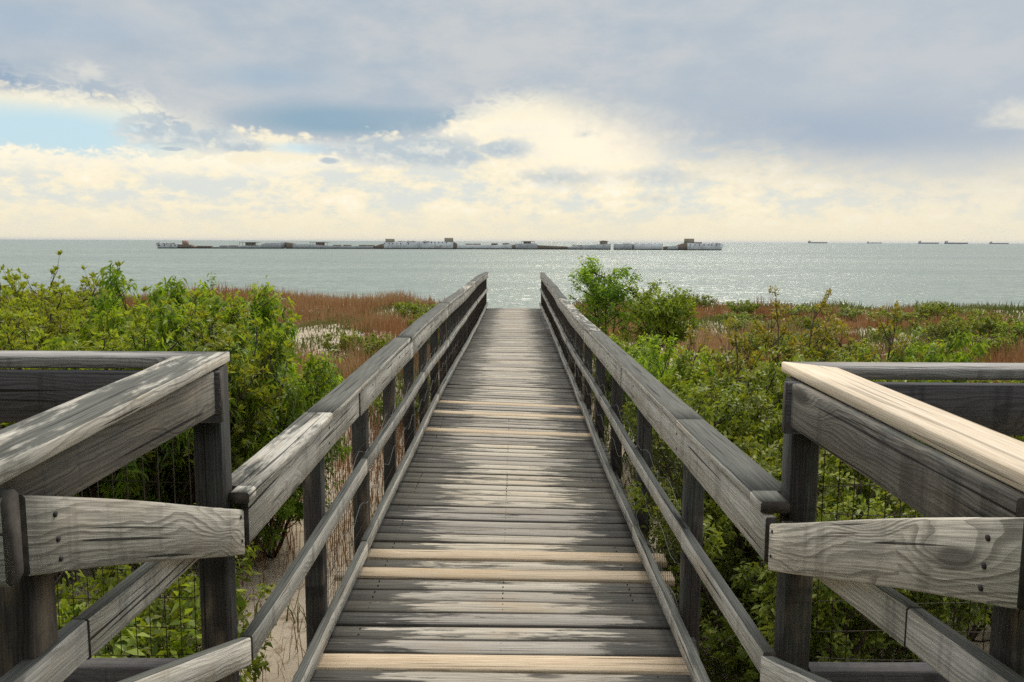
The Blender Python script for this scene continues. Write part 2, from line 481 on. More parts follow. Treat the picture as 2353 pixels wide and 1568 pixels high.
M['stair'] = wood('stair_board_wood', (0.66, 0.62, 0.53), (0.20, 0.185, 0.155), moss_top=0.2, moss_all=-0.05, knots=0.8, rings=84, blotch=0.3, contrast=1.05, wavy=0.9, stain=0.4)
M['guard_cap'] = wood('grey_guard_cap', (0.44, 0.43, 0.42), (0.15, 0.145, 0.14), moss_top=0.3, moss_all=0.0, blotch=0.2)
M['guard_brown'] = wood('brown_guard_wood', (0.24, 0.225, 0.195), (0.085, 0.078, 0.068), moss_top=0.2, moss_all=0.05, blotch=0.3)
M['platform'] = wood('platform_wood', (0.34, 0.32, 0.28), (0.15, 0.14, 0.12), moss_top=0.6, moss_all=0.05)


def flat(name, col, rough=0.7, metal=0.0, var=0.15, scale=3.0):
    m, g = new_mat(name)
    tc = g.n('ShaderNodeTexCoord').outputs['Object']
    n = g.noise(tc, scale, 4.0, 0.6).outputs[0]
    cc = g.mix(g.lin(n, 0.3, 0.7), tuple(x * (1 - var) for x in col), tuple(min(1, x * (1 + var)) for x in col))
    b = finish(g, cc, rough)
    b.inputs['Metallic'].default_value = metal
    return m
M['wire'] = flat('rusty_wire', (0.05, 0.038, 0.03), 0.8, 0.0)
M['wire_zinc'] = flat('galvanised_wire', (0.30, 0.31, 0.31), 0.7, 0.0)
M['end_grain'] = flat('end_grain', (0.075, 0.066, 0.058), 0.9, 0, 0.4, 40)
M['nail'] = flat('nail_head', (0.05, 0.045, 0.045), 0.6, 0.4)


def leaf_mat(name, c0, c1, tip, trans=0.5):
    m, g = new_mat(name)
    rnd = g.n('ShaderNodeAttribute', attribute_name='rnd').outputs['Fac']
    age = g.n('ShaderNodeAttribute', attribute_name='age').outputs['Fac']
    oi = g.n('ShaderNodeObjectInfo').outputs['Random']
    col = g.mix(rnd, c0, c1)
    col = g.mix(g.mul(g.step(age, 0.45, 1.0), 0.85), col, tip)
    hsv = g.n('ShaderNodeHueSaturation', {'Hue': g.lin(oi, 0, 1, 0.487, 0.512), 'Saturation': 1.06, 'Value': g.lin(oi, 0, 1, 0.85, 1.15), 'Color': col})
    col = hsv.outputs[0]
    d = g.n('ShaderNodeBsdfPrincipled', {'Base Color': col, 'Roughness': 0.5, 'Specular IOR Level': 0.35})
    tcol = g.mix(1.0, col, (1.25, 1.2, 0.45), 'MULTIPLY')
    t = g.n('ShaderNodeBsdfTranslucent', {'Color': tcol})
    mx = g.n('ShaderNodeMixShader', {0: trans, 1: d.outputs[0], 2: t.outputs[0]})
    g.n('ShaderNodeOutputMaterial', {'Surface': mx.outputs[0]})
    return m
M['leaf_olive'] = leaf_mat('bayberry_leaf', (0.075, 0.125, 0.022), (0.16, 0.215, 0.04), (0.38, 0.43, 0.085))
M['leaf_bright'] = leaf_mat('bright_leaf', (0.09, 0.175, 0.026), (0.18, 0.30, 0.045), (0.37, 0.50, 0.08))
M['leaf_deep'] = leaf_mat('deep_leaf', (0.07, 0.115, 0.02), (0.15, 0.21, 0.036), (0.36, 0.42, 0.08), 0.4)
M['leaf_mixed'] = leaf_mat('reddening_leaf', (0.10, 0.14, 0.028), (0.21, 0.23, 0.045), (0.46, 0.36, 0.09), 0.4)
M['bark'] = flat('bark', (0.085, 0.065, 0.05), 0.9, 0, 0.4, 14)
M['twig'] = flat('bare_twig', (0.13, 0.095, 0.07), 0.9, 0, 0.3, 14)


def grass_mat(name, cols):
    m, g = new_mat(name)
    rnd = g.n('ShaderNodeAttribute', attribute_name='rnd').outputs['Fac']
    rp = g.n('ShaderNodeValToRGB', {'Fac': rnd})
    e = rp.color_ramp.elements
    while len(e) < len(cols): e.new(0.5)
    for i, cc in enumerate(cols):
        e[i].position = i / (len(cols) - 1); e[i].color = (*cc, 1)
    d = g.n('ShaderNodeBsdfPrincipled', {'Base Color': rp.outputs[0], 'Roughness': 0.7, 'Specular IOR Level': 0.2})
    t = g.n('ShaderNodeBsdfTranslucent', {'Color': rp.outputs[0]})
    mx = g.n('ShaderNodeMixShader', {0: 0.4, 1: d.outputs[0], 2: t.outputs[0]})
    g.n('ShaderNodeOutputMaterial', {'Surface': mx.outputs[0]})
    return m
M['grass_rust'] = grass_mat('rust_grass', [(0.17, 0.085, 0.038), (0.31, 0.155, 0.068), (0.36, 0.22, 0.105), (0.40, 0.31, 0.17)])
M['grass_green'] = grass_mat('green_cover', [(0.05, 0.075, 0.018), (0.11, 0.145, 0.032), (0.17, 0.18, 0.05), (0.20, 0.165, 0.075)])
M['grass_straw'] = grass_mat('straw_grass', [(0.20, 0.13, 0.07), (0.32, 0.22, 0.12), (0.42, 0.32, 0.19)])


def sand_mat():
    m, g = new_mat('sand')
    p = g.n('ShaderNodeNewGeometry').outputs['Position']
    n1 = g.noise(p, 0.5, 5, 0.6).outputs[0]
    n2 = g.noise(p, 6.0, 5, 0.65).outputs[0]
    n3 = g.noise(p, 120.0, 2, 0.6).outputs[0]
    col = g.mix(g.lin(n1, 0.3, 0.7), (0.46, 0.385, 0.29), (0.60, 0.52, 0.41))
    col = g.mix(g.mul(g.step(n2, 0.53, 0.66), 0.7), col, (0.22, 0.15, 0.095))
    col = g.mix(g.mul(g.step(n3, 0.62, 0.7), 0.4), col, (0.22, 0.17, 0.12))
    finish(g, col, 0.95, g.add(g.mul(n2, 1.0), g.mul(n3, 0.25)), 0.1, 0.05, 0.5)
    return m
M['sand'] = sand_mat()


def sea_mat():
    m, g = new_mat('sea_water')
    p = g.n('ShaderNodeNewGeometry').outputs['Position']
    sp = g.n('ShaderNodeSeparateXYZ', {0: p}).outputs
    def slopes(sx, sy, amp, off, det=2.0):
        n = g.noise(g.vec(g.mul(sp[0], sx), g.mul(sp[1], sy), off), 1.0, det, 0.55)
        v = g.vm('SUBTRACT', n.outputs['Color'], (0.5, 0.5, 0.5))
        return g.vm('MULTIPLY', v, amp)
    big = g.noise(g.vec(g.mul(sp[0], 0.0035), g.mul(sp[1], 0.012), 2.0), 1.0, 4.0, 0.6).outputs[0]
    chop = g.lin(big, 0.3, 0.7, 0.75, 1.25)
    v = g.vm('ADD', slopes(0.45, 1.0, (0.62, 0.85, 0), 0.0), slopes(2.2, 3.6, (0.75, 0.85, 0), 7.0))
    v = g.vm('ADD', v, slopes(0.03, 0.10, (0.08, 0.22, 0), 3.0))
    v = g.n('ShaderNodeVectorMath', {0: v, 'Scale': chop}, operation='SCALE').outputs[0]
    nrm = g.vm('NORMALIZE', g.vm('ADD', v, (0, -0.13, 1)))
    col = g.mix(g.step(big, 0.35, 0.65), (0.210, 0.258, 0.215), (0.240, 0.288, 0.240))
    b = g.n('ShaderNodeBsdfPrincipled', {'Base Color': col, 'Roughness': 0.22, 'IOR': 1.333, 'Normal': nrm, 'Specular IOR Level': 0.36})
    g.n('ShaderNodeOutputMaterial', {'Surface': b.outputs[0]})
    return m
M['sea'] = sea_mat()


def concrete_mat(name, base, rust, streak=1.0):
    m, g = new_mat(name)
    tc = g.n('ShaderNodeTexCoord').outputs['Object']
    sp = g.n('ShaderNodeSeparateXYZ', {0: tc}).outputs
    z = g.n('ShaderNodeSeparateXYZ', {0: g.n('ShaderNodeNewGeometry').outputs['Position']}).outputs[2]
    n1 = g.noise(tc, 0.12, 4, 0.6).outputs[0]
    st = g.noise(g.vec(g.mul(sp[0], 1.1), g.mul(sp[1], 1.1), g.mul(sp[2], 0.12)), 1.0, 4, 0.65).outputs[0]
    col = g.mix(g.lin(n1, 0.35, 0.65), tuple(x * 0.72 for x in base), base)
    col = g.mix(g.mul(g.step(st, 0.54, 0.70), 0.6 * streak), col, rust)
    col = g.mix(g.mul(g.step(n1, 0.60, 0.72), 0.6), col, tuple(x * 1.2 for x in rust))
    wl = g.step(g.add(z, g.mul(g.sub(st, 0.5), 1.6)), 1.35, 0.5)
    col = g.mix(g.mul(wl, 0.9), col, (0.03, 0.032, 0.028))
    finish(g, col, 0.9)
    return m
M['hull_pale'] = concrete_mat('pale_concrete', (0.74, 0.77, 0.80), (0.24, 0.21, 0.18))
M['hull_grey'] = concrete_mat('grey_concrete', (0.48, 0.51, 0.53), (0.17, 0.15, 0.125))
M['hull_rust'] = concrete_mat('stained_concrete', (0.22, 0.18, 0.145), (0.08, 0.06, 0.045))
M['house'] = concrete_mat('deckhouse_concrete', (0.34, 0.31, 0.23), (0.15, 0.12, 0.09), 0.6)
M['house_red'] = concrete_mat('reddish_deckhouse', (0.40, 0.25, 0.20), (0.18, 0.10, 0.08), 0.6)
M['hole'] = flat('hull_opening', (0.012, 0.012, 0.013), 0.9)
M['ship_hull'] = flat('ship_hull_paint', (0.085, 0.095, 0.13), 0.6, 0, 0.15, 0.05)
M['ship_white'] = flat('ship_house_paint', (0.42, 0.42, 0.44), 0.6, 0, 0.1, 0.05)

# ------------------------------------------------------------------ ground and sea
def ground_z(x, y):
    """Dune surface (absolute z): swale by the boardwalk, foredune crest near y = 36, then the fall to the beach."""
    x = np.asarray(x, float); y = np.asarray(y, float)
    z = -3.08 + 0.10 * np.sin(x * 0.45 + 1.3) * np.cos(y * 0.31) + 0.07 * np.sin(x * 0.9 + y * 0.7) + 0.04 * np.sin(x * 2.1 - y * 1.3)
    z = z + 0.28 * np.exp(-((x + 6.4) / 2.2) ** 2 - ((y - 25.5) / 2.4) ** 2)          # bare sandy hump left of the walk
    z = z + 0.25 * np.exp(-((x + 9) / 8) ** 2 - ((y - 35) / 3.0) ** 2)
    z = z + 0.18 * np.exp(-((y - 35.5) / 3.5) ** 2) * (1 + 0.6 * np.sin(x * 0.35))
    z = z - 0.14 * np.exp(-((x - 25) / 14) ** 2 - ((y - 34) / 8.0) ** 2)
    z = z - 1.0 * np.exp(-(x / 1.9) ** 2) * np.clip((y - 26.5) / 3.0, 0, 1)           # path cut through the foredune
    fall = np.clip((y - 37.5) / 34.0, 0, 1)
    fall = fall * fall * (3 - 2 * fall)
    z = z * (1 - fall) + (-8.7) * fall
    return z + EYE


def make_ground():
    xs = np.concatenate([np.linspace(-400, -40, 19), np.linspace(-38, 44, 165), np.linspace(46, 400, 19)])
    ys = np.concatenate([np.linspace(-120, -6, 12), np.linspace(-5, 42, 118), np.linspace(43, 75, 24)])
    Xg, Yg = np.meshgrid(xs, ys)
    Zg = ground_z(Xg, Yg)
    nx, ny = len(xs), len(ys)
    idx = np.arange(nx * ny).reshape(ny, nx)
    q = np.stack([idx[:-1, :-1], idx[:-1, 1:], idx[1:, 1:], idx[1:, :-1]], -1).reshape(-1)
    o = mesh_np('sand_ground', np.stack([Xg, Yg, Zg], -1).reshape(-1, 3), q, 4, M['sand'], smooth=True)
    tag(o, kind='structure')
make_ground()
_s = 60000.0
sea = mesh_np('sea', [(-_s, 48, 0), (_s, 48, 0), (_s, _s, 0), (-_s, _s, 0)], [0, 1, 2, 3], 4, M['sea'])
tag(sea, kind='structure')


def make_sky_blocker():
    """Unseen dark bank added behind the camera to block back sky from near posts."""
    xs = np.linspace(-70, 70, 71); ys = np.linspace(-46, -4.0, 30)
    Xg, Yg = np.meshgrid(xs, ys)
    t = np.clip((-4.0 - Yg) / 9.0, 0, 1); t = t * t * (3 - 2 * t)
    rg = np.random.default_rng(4)
    Zg = ground_z(Xg, Yg) - 0.4 + t * (17.0 + 2.5 * np.sin(Xg * 0.23) + 1.5 * np.sin(Xg * 0.61 + Yg * 0.4) + rg.uniform(-0.8, 0.8, Xg.shape)) - 12 * np.clip((-20 - Yg) / 26, 0, 1)
    n = len(xs)
    idx = np.arange(n * len(ys)).reshape(len(ys), n)
    q = np.stack([idx[:-1, :-1], idx[:-1, 1:], idx[1:, 1:], idx[1:, :-1]], -1).reshape(-1)
    o = mesh_np('sky_blocker', np.stack([Xg, Yg, Zg], -1).reshape(-1, 3), q, 4, flat('sky_blocker_green', (0.035, 0.05, 0.02), 0.9, 0, 0.5, 0.8))  # sits out of view, added to shade the near timber
    tag(o, kind='structure')
make_sky_blocker()

# ------------------------------------------------------------------ boardwalk
def R(rel):
    return rel + EYE
CAP_L = [(2.67, -.83), (3.9, -.822), (6.8, -.812), (10.9, -.815), (14.1, -.86), (21.5, -.90), (27.4, -1.01)]
MID_L = [(2.67, -1.34), (4.8, -1.315), (8.2, -1.28), (11.1, -1.32), (18.6, -1.39), (27.2, -1.52)]
KICK_L = [(2.5, -1.84), (3.84, -1.835), (5.6, -1.80), (11, -1.79), (14.5, -1.88), (20.3, -1.97), (27.2, -2.0)]
CAP_R = [(2.57, -.832), (3.4, -.838), (3.97, -.857), (4.4, -.882), (5.4, -.904), (6.4, -.90), (8.85, -.961), (12.5, -1.015), (14.9, -1.027), (17.9, -.985), (26.8, -.99)]
MID_R = [(2.55, -1.309), (3.2, -1.347), (3.7, -1.375), (4.6, -1.394), (5.3, -1.40), (7.7, -1.44), (12.9, -1.535), (16.5, -1.517), (26.8, -1.498)]
KICK_R = [(2.5, -1.83), (4.27, -1.83), (5.4, -1.86), (6.3, -1.90), (11, -1.90), (15, -1.90), (17.6, -1.88), (25.7, -1.95), (26.8, -1.97)]
DECK_L = [(2.4, -1.97), (5, -1.955), (11, -1.93), (14.5, -2.02), (20, -2.12), (27.4, -2.22)]
DECK_R = [(2.4, -1.97), (5, -1.975), (6.5, -2.0), (11, -2.0), (15, -2.03), (20, -2.12), (27.4, -2.22)]
XL, XR = -0.89, 0.81            # inner faces of the two railings


def curve(tab, y):
    """Smooth interpolation of a (y, z) table."""
    t = np.array(tab)
    y = np.asarray(y, float)
    acc = 0
    for d in (-0.8, -0.4, 0, 0.4, 0.8):
        acc = acc + np.interp(y + d, t[:, 0], t[:, 1])
    return acc / 5


bw = empty('boardwalk', (0, 15, R(-2.0)), 'weathered grey plank boardwalk running straight out to the sea between two railings', 'boardwalk')


def make_deck():
    m = MB()
    pitch = 0.1475
    y = 2.42
    i = 0
    new_at = {}
    for yy in (3.53, 4.60, 4.95, 8.37, 9.17, 9.75):
        new_at[int(round((yy - 2.42) / pitch))] = yy
    while y < 27.35:
        w = pitch - 0.010 + RNG.uniform(-0.003, 0.002)
        yc = y + pitch / 2
        new = i in new_at
        x0 = (-0.985 if not new else (-1.045 if 4.5 < y < 4.65 else -0.955)) + RNG.uniform(-0.012, 0.012)
        x1 = (0.90 if not new else (0.945 if y < 5.2 and y > 4 else 0.87)) + RNG.uniform(-0.012, 0.012)
        t = 0.038
        zl, zr = curve(DECK_L, yc) + EYE - t / 2, curve(DECK_R, yc) + EYE - t / 2
        dz = RNG.uniform(-0.005, 0.005) + (0.006 if new else 0)
        sk = RNG.uniform(-0.006, 0.006)
        ts = np.linspace(0, 1, 7)
        bow = RNG.uniform(-0.006, 0.006)
        path = np.stack([x0 + (x1 - x0) * ts, yc + sk * (ts - 0.5) + 0.004 * np.sin(ts * 5 + i), zl + (zr - zl) * ts + dz + bow * (ts - .5) ** 2 * 4], 1)
        off = (RNG.uniform(-40, 40), 10.0 * i, float(i * 3 + 0.5))
        prof = rect(w, t, 0.006)
        up = (0, -RNG.uniform(-0.04, 0.05), 1)
        if new:
            mm = MB()
            mm.sweep(path, prof, (0, 1, 0), up, gc0=off)
            o = mm.build('replacement_plank', M['plank_new'], bw)
            o['label'] = 'fresh yellow replacement plank in the grey deck'
        else:
            m.sweep(path, prof, (0, 1, 0), up, gc0=off)
        y += pitch
        i += 1
    m.cur = 1                                             # nail heads, three rows, driven into the planks
    for k in range(i):
        yc = 2.42 + pitch * (k + 0.5)
        if yc > 9: break
        for xs in (-0.06, -0.78, 0.66):
            if RNG.uniform() < 0.3: continue
            for q in (-0.03, 0.035):
                zz = (curve(DECK_L, yc) + (curve(DECK_R, yc) - curve(DECK_L, yc)) * (xs + 0.9) / 1.75) + EYE
                m.tube([(xs + RNG.uniform(-.006, .006), yc + q, zz - 0.006), (xs, yc + q, zz + 0.0025)], 0.0038, 6)
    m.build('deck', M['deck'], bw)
    for xs in (-0.75, -0.04, 0.68):
        j = MB()
        ys = np.linspace(2.42, 27.3, 40)
        zz = curve(DECK_L, ys) * 0.5 + curve(DECK_R, ys) * 0.5 + EYE - 0.042 - 0.1
        j.sweep(np.stack([np.full_like(ys, xs), ys, zz], 1), rect(0.04, 0.19))
        j.build('stringer', M['platform'], bw)
make_deck()


def rail_run(root, side, tab, x, w, h, name, seams, mats, drop=0.0, y_lo=None, y_hi=None, xo=0.0, wob=0.004, c=0.005, nails=()):
    """One course of a railing, in lengths of board that meet at the seams. x = inner face, w = thickness outward, h = height below the table's line."""
    y0 = tab[0][0] if y_lo is None else y_lo
    y1 = tab[-1][0] if y_hi is None else y_hi
    cuts = [y0] + [s for s in seams if y0 < s < y1] + [y1]
    for k in range(len(cuts) - 1):
        a, b = cuts[k] + 0.002, cuts[k + 1] - 0.002
        n = max(3, int((b - a) / 0.3) + 1)
        ys = np.linspace(a, b, n)
        zz = curve(tab, ys) + EYE - drop - h / 2 + RNG.uniform(-0.004, 0.004)
        ph = RNG.uniform(0, 6)
        xx = x + side * (w / 2 + xo) + wob * np.sin(ys * 1.7 + ph) + RNG.uniform(-0.002, 0.002)
        m = MB()
        off = RNG.uniform(-40, 40, 3)
        m.sweep(np.stack([xx, ys, zz], 1), rect(w, h, c), (1, 0, 0), (0, 0, 1), gc0=off)
        if name == 'cap_board' and k == 0:                 # tongue of the cap, cut to pass inside the corner post
            wt = 0.070 if side < 0 else 0.096
            ye = 2.645 if side < 0 else 2.595
            xc = xx[0] - side * (w - wt) / 2
            zs = (zz[1] - zz[0]) / (ys[1] - ys[0])
            m.sweep([(xc, ye, zz[0] + zs * (ye - a)), (xc, a - 0.0005, zz[0])], rect(wt, h, c), (1, 0, 0), (0, 0, 1), gc0=off + np.array((ye - a, xc - xx[0], 0)))
        m.cur = 1
        mine = [y for y in nails if a < y + 0.045 < b]
        for y in mine:
            for dz in (0.035, 0.112):
                z = float(np.interp(y + 0.045, ys, zz)) + h / 2 - dz
                xf = float(np.interp(y + 0.045, ys, xx)) - side * w / 2
                m.tube([(xf + side * 0.004, y + 0.045, z), (xf - side * 0.003, y + 0.045, z)], 0.007, 7)
        m.build(name, mats[k % len(mats)], root)


def wire_sheet(root, pts_fn, u_vals, v_vals, r=0.0016, mat=None, name='wire_mesh'):
    """Welded wire: verticals at every u, horizontals at every v; pts_fn(u, v) -> point."""
    m = MB()
    for u in u_vals:
        jig = RNG.uniform(-0.004, 0.004)
        m.tube([pts_fn(u + jig * q, v) for q, v in zip((0, 1, -1), (v_vals[0], v_vals[len(v_vals) // 2], v_vals[-1]))], r, 3)
    us = u_vals[::3] if len(u_vals) > 12 else u_vals
    for v in v_vals:
        m.tube([pts_fn(u, v + 0.006 * math.sin(k * 1.9 + v * 30)) for k, u in enumerate(us)], r, 3)
    return m.build(name, mat or M['wire'], root)


def make_railing(side, x, cap, mid, kick, kx, posts, label, seams, mats):
    root = empty('walkway_railing', (x, 15, R(-2.0)), label, 'railing', 'railings along the boardwalk')
    rail_run(root, side, cap, x, 0.140, 0.040, 'cap_board', seams['cap'], mats['cap'], 0.0, y_lo=2.716, xo=-0.012, wob=0.006, c=0.007)
    rail_run(root, side, cap, x, 0.038, 0.150, 'rail_board', seams['board'], mats['board'], 0.0415, nails=posts[:9])
    rail_run(root, side, mid, x, 0.040, 0.092, 'mid_rail', seams['mid'], mats['mid'], 0.0)
    rail_run(root, side, kick, kx, 0.040, 0.092, 'kick_board', seams['kick'], mats['kick'], 0.0)
    for y in posts:
        top = float(curve(cap, y)) + EYE - 0.045
        gz = float(ground_z(x, y)) - 0.25
        px = x + side * (0.0395 + 0.045)
        lean = RNG.uniform(-0.008, 0.008)
        m = MB()
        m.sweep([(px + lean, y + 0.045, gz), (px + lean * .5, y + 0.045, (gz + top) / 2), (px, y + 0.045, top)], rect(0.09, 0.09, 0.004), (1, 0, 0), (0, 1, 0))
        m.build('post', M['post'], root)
    def pf(u, v):
        zc = float(curve(cap, u)) - 0.18
        zd = float(curve(kick, u)) - 0.16
        return (x + side * 0.0365 + side * 0.002, u, EYE + zc + (zd - zc) * v)
    us = np.arange(posts[0] + 0.1, 27.0, 0.052)
    wire_sheet(root, pf, us, np.linspace(0, 1, 9), 0.0014)
    # strands of loose galvanised wire looping between the posts
    m = MB()
    for k in range(min(8, len(posts) - 1)):
        a, b = posts[k] + 0.05, posts[k + 1]
        for v in (0.28, 0.62, 0.86):
            uu = np.linspace(a, b, 13)
            ph = RNG.uniform(0, 6)
            m.tube([(x + side * 0.030, u, pf(u, v + 0.035 * math.sin(q * 1.15 + ph))[2]) for q, u in enumerate(uu)], 0.0011, 3)
    m.build('loose_wire', M['wire_zinc'], root)
    return root


posts_l = [3.86 + 1.205 * k for k in range(20)]
posts_r = [3.96, 5.52, 7.05] + [7.05 + 1.42 * k for k in range(1, 15)]
make_railing(-1, XL, CAP_L, MID_L, KICK_L, XL, posts_l,
             'weathered grey railing on the left of the boardwalk, its top rail dead straight', dict(
                 cap=[3.9, 6.95, 10.9, 14.4, 18.4, 22.3], board=[4.68, 7.15, 10.95, 14.4, 18.4, 23], mid=[4.9, 8.1, 11.06, 15.3, 19.5], kick=[4.85, 9.6, 14, 18.6]),
             dict(cap=[M['rail_plain'], M['rail'], M['rail_dark'], M['rail']], board=[M['rail_plain'], M['rail']], mid=[M['rail_dark'], M['rail_dark']], kick=[M['rail_dark']]))
make_railing(1, XR, CAP_R, MID_R, KICK_R, 0.79, posts_r,
             'weathered grey railing on the right of the boardwalk, sagging along its middle', dict(
                 cap=[3.97, 8.85, 14.9, 17.9, 22], board=[6.2, 9.6, 14.9, 18.2, 22.5], mid=[3.85, 7.7, 12.9, 17], kick=[5.3, 9.8, 15, 20]),
             dict(cap=[M['rail_dark'], M['rail_dark'], M['rail_plain'], M['rail'], M['rail']], board=[M['rail_plain'], M['rail']], mid=[M['rail_dark'], M['rail_dark']], kick=[M['rail_dark']]))

# steps down to the beach at the far end
bst = bw
for k in range(5):
    lumber((-0.92, 27.55 + 0.3 * k, R(-2.42 - 0.18 * k)), (0.84, 27.55 + 0.3 * k, R(-2.42 - 0.18 * k)), 0.28, 0.038, 'beach_step', M['platform'], bst, 3, 0, (0, 1, 0), (0, 0, 1))
for xs in (-0.9, 0.82):
    lumber((xs, 27.42, R(-2.55)), (xs, 29.0, R(-3.45)), 0.04, 0.22, 'stringer', M['platform'], bst, 3, 0, (1, 0, 0), (0, 0, 1))

# ------------------------------------------------------------------ the viewing platform's stair and guard rails
FLOOR = -1.57


def make_stair_rail(side, x, label, mat_top, mat_low, ya, zt0, zt1, ye):
    root = empty('stair_handrail', (x, 2.0, R(-1.6)), label, 'handrail', 'handrails of the short stair')
    m = MB()
    t = np.linspace(0, 1, 9)
    zz = R(zt0 - 0.077) + (zt1 - zt0) * t + 0.004 * np.sin(t * 5)
    m.sweep(np.stack([np.full(9, x + side * 0.019), ya + (ye - ya) * t, zz], 1), rect(0.038, 0.154), (1, 0, 0), (0, 0, 1))
    m.cur = 1
    for y, d in ((ya + 0.09, 0.035), (ya + 0.095, 0.085), (ya + 0.10, 0.125), (ye - 0.03, 0.03), (ye - 0.025, 0.11)):
        z = R(zt0 + (zt1 - zt0) * (y - ya) / (ye - ya) - d)
        m.tube([(x + side * 0.003, y, z), (x - side * 0.003, y, z)], 0.006, 8)
    m.build('rail_board', mat_top, root)
    lumber((x + side * 0.019, ya, R(zt0 - 0.48)), (x + side * 0.019, ye + 0.03, R(zt1 - 0.46 - 0.05)), 0.038, 0.10, 'lower_rail', mat_low, root, 8, 0.002, (1, 0, 0), (0, 0, 1))
make_stair_rail(-1, XL, 'sloping grey board handrail with one large knot, on the left of the short stair', M['stair'], M['rail'], 1.455, -0.462, -0.876, 2.628)
make_stair_rail(1, XR, 'sloping grey board handrail with several knots, on the right of the short stair', M['stair'], M['rail_dark'], 1.272, -0.432, -0.88, 2.53)


def make_guard(side, label, c_far, c_near, zc, cap_mat, px0, near_post, zmid, bx, group):
    """An L-shaped guard rail: one arm runs beside the stair (along y), the other across (along x) at y = 2.6."""
    root = empty('guard_rail', (side * 0.98, 2.66, R(-1.6)), label, 'railing', group)
    far = side * 3.2
    for (xa, ya, zt) in ((px0, 2.665, zc - 0.042), (near_post[0], near_post[1], -0.56), (far - side * 0.2, 2.665, zc - 0.042), (far - side * 0.2, 1.44, -0.41)):
        gz = float(ground_z(xa, ya)) - 0.25
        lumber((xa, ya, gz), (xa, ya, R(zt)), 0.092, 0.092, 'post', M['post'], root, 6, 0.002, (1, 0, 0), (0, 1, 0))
    # cap beside the stair (mitred onto the cross cap)
    (xf, yf), (xn, yn) = c_far, c_near
    m = MB()
    t = np.linspace(0, 1, 6)
    ys = yn + (yf - 0.14 - yn) * t
    xi = xn + (xf - xn) * (ys - yn) / (yf - yn)
    m.sweep(np.stack([xi + side * 0.07, ys, np.full(6, R(zc) - 0.018)], 1), rect(0.14, 0.036, 0.004), (1, 0, 0), (0, 0, 1))
    v = m.v[0].reshape(6, 8, 3)
    k = (v[-1, :, 0] - xi[-1]) * side
    v[-1, :, 1] = yf - k
    v[-1, :, 0] = xf + side * k
    m.build('cap_board', cap_mat, root)
    m = MB()
    xs = np.linspace(xf, far, 8)
    m.sweep(np.stack([xs, np.full(8, yf - 0.07), np.full(8, R(zc) - 0.020)], 1), rect(0.14, 0.038, 0.004), (0, 1, 0), (0, 0, 1))
    v = m.v[0].reshape(8, 8, 3)
    v[0, :, 0] = xf + side * (yf - v[0, :, 1] + 0.003)
    m.build('cap_board', M['guard_cap'], root)
    # boards under the caps
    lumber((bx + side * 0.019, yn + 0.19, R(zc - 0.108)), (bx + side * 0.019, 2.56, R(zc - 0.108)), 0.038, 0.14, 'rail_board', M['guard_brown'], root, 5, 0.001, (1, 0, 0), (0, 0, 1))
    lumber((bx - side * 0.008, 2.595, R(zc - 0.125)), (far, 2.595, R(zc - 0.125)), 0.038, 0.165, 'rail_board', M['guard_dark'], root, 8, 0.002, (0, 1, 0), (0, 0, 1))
    # the board at the head of the stair that turns away from it
    yb = 1.372 if side < 0 else 1.235
    lumber((side * (0.866 if side < 0 else 0.838), yb, R(-0.512)), (far, yb, R(-0.512)), 0.052, 0.165, 'rail_board', M['rail'], root, 8, 0.001, (0, 1, 0), (0, 0, 1), c=0.012)
    # middle and bottom rails
    zm = lambda y: R(np.interp(y, [1.3, 2.6], zmid) - 0.048)
    lumber((bx + side * 0.019, yn + 0.06, zm(yn + 0.06)), (bx + side * 0.019, 1.74, zm(1.74)), 0.038, 0.092, 'mid_rail', M['rail'], root, 3, 0.001, (1, 0, 0), (0, 0, 1))
    lumber((bx + side * 0.016, 1.745, zm(1.745)), (bx + side * 0.016, 2.59, zm(2.59)), 0.038, 0.096, 'mid_rail', M['rail'], root, 4, 0.001, (1, 0, 0), (0, 0, 1))
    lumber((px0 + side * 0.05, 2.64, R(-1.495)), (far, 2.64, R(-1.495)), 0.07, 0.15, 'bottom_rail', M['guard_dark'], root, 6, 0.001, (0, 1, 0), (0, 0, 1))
    us = np.arange(abs(px0) + 0.09, abs(far) - 0.15, 0.052)
    wire_sheet(root, lambda u, v: (side * u, 2.69, R(-0.60 - 0.82 * v)), us, np.linspace(0, 1, 9), 0.0017)
    return root
make_guard(-1, 'weathered grey guard rail left of the stair, its cap dull and flecked with lichen', (-0.957, 2.743), (-0.846, 1.26), -0.37, M['rail_plain'],
           -0.998, (-1.0, 1.60), (-0.822, -0.862), -0.945, 'guard rails beside the stair')
make_guard(1, 'guard rail right of the stair with a fresh pale replacement cap', (0.905, 2.774), (0.892, 1.20), -0.40, M['fresh'],
           0.945, (0.99, 1.516), (-0.748, -0.897), 0.87, 'guard rails beside the stair')

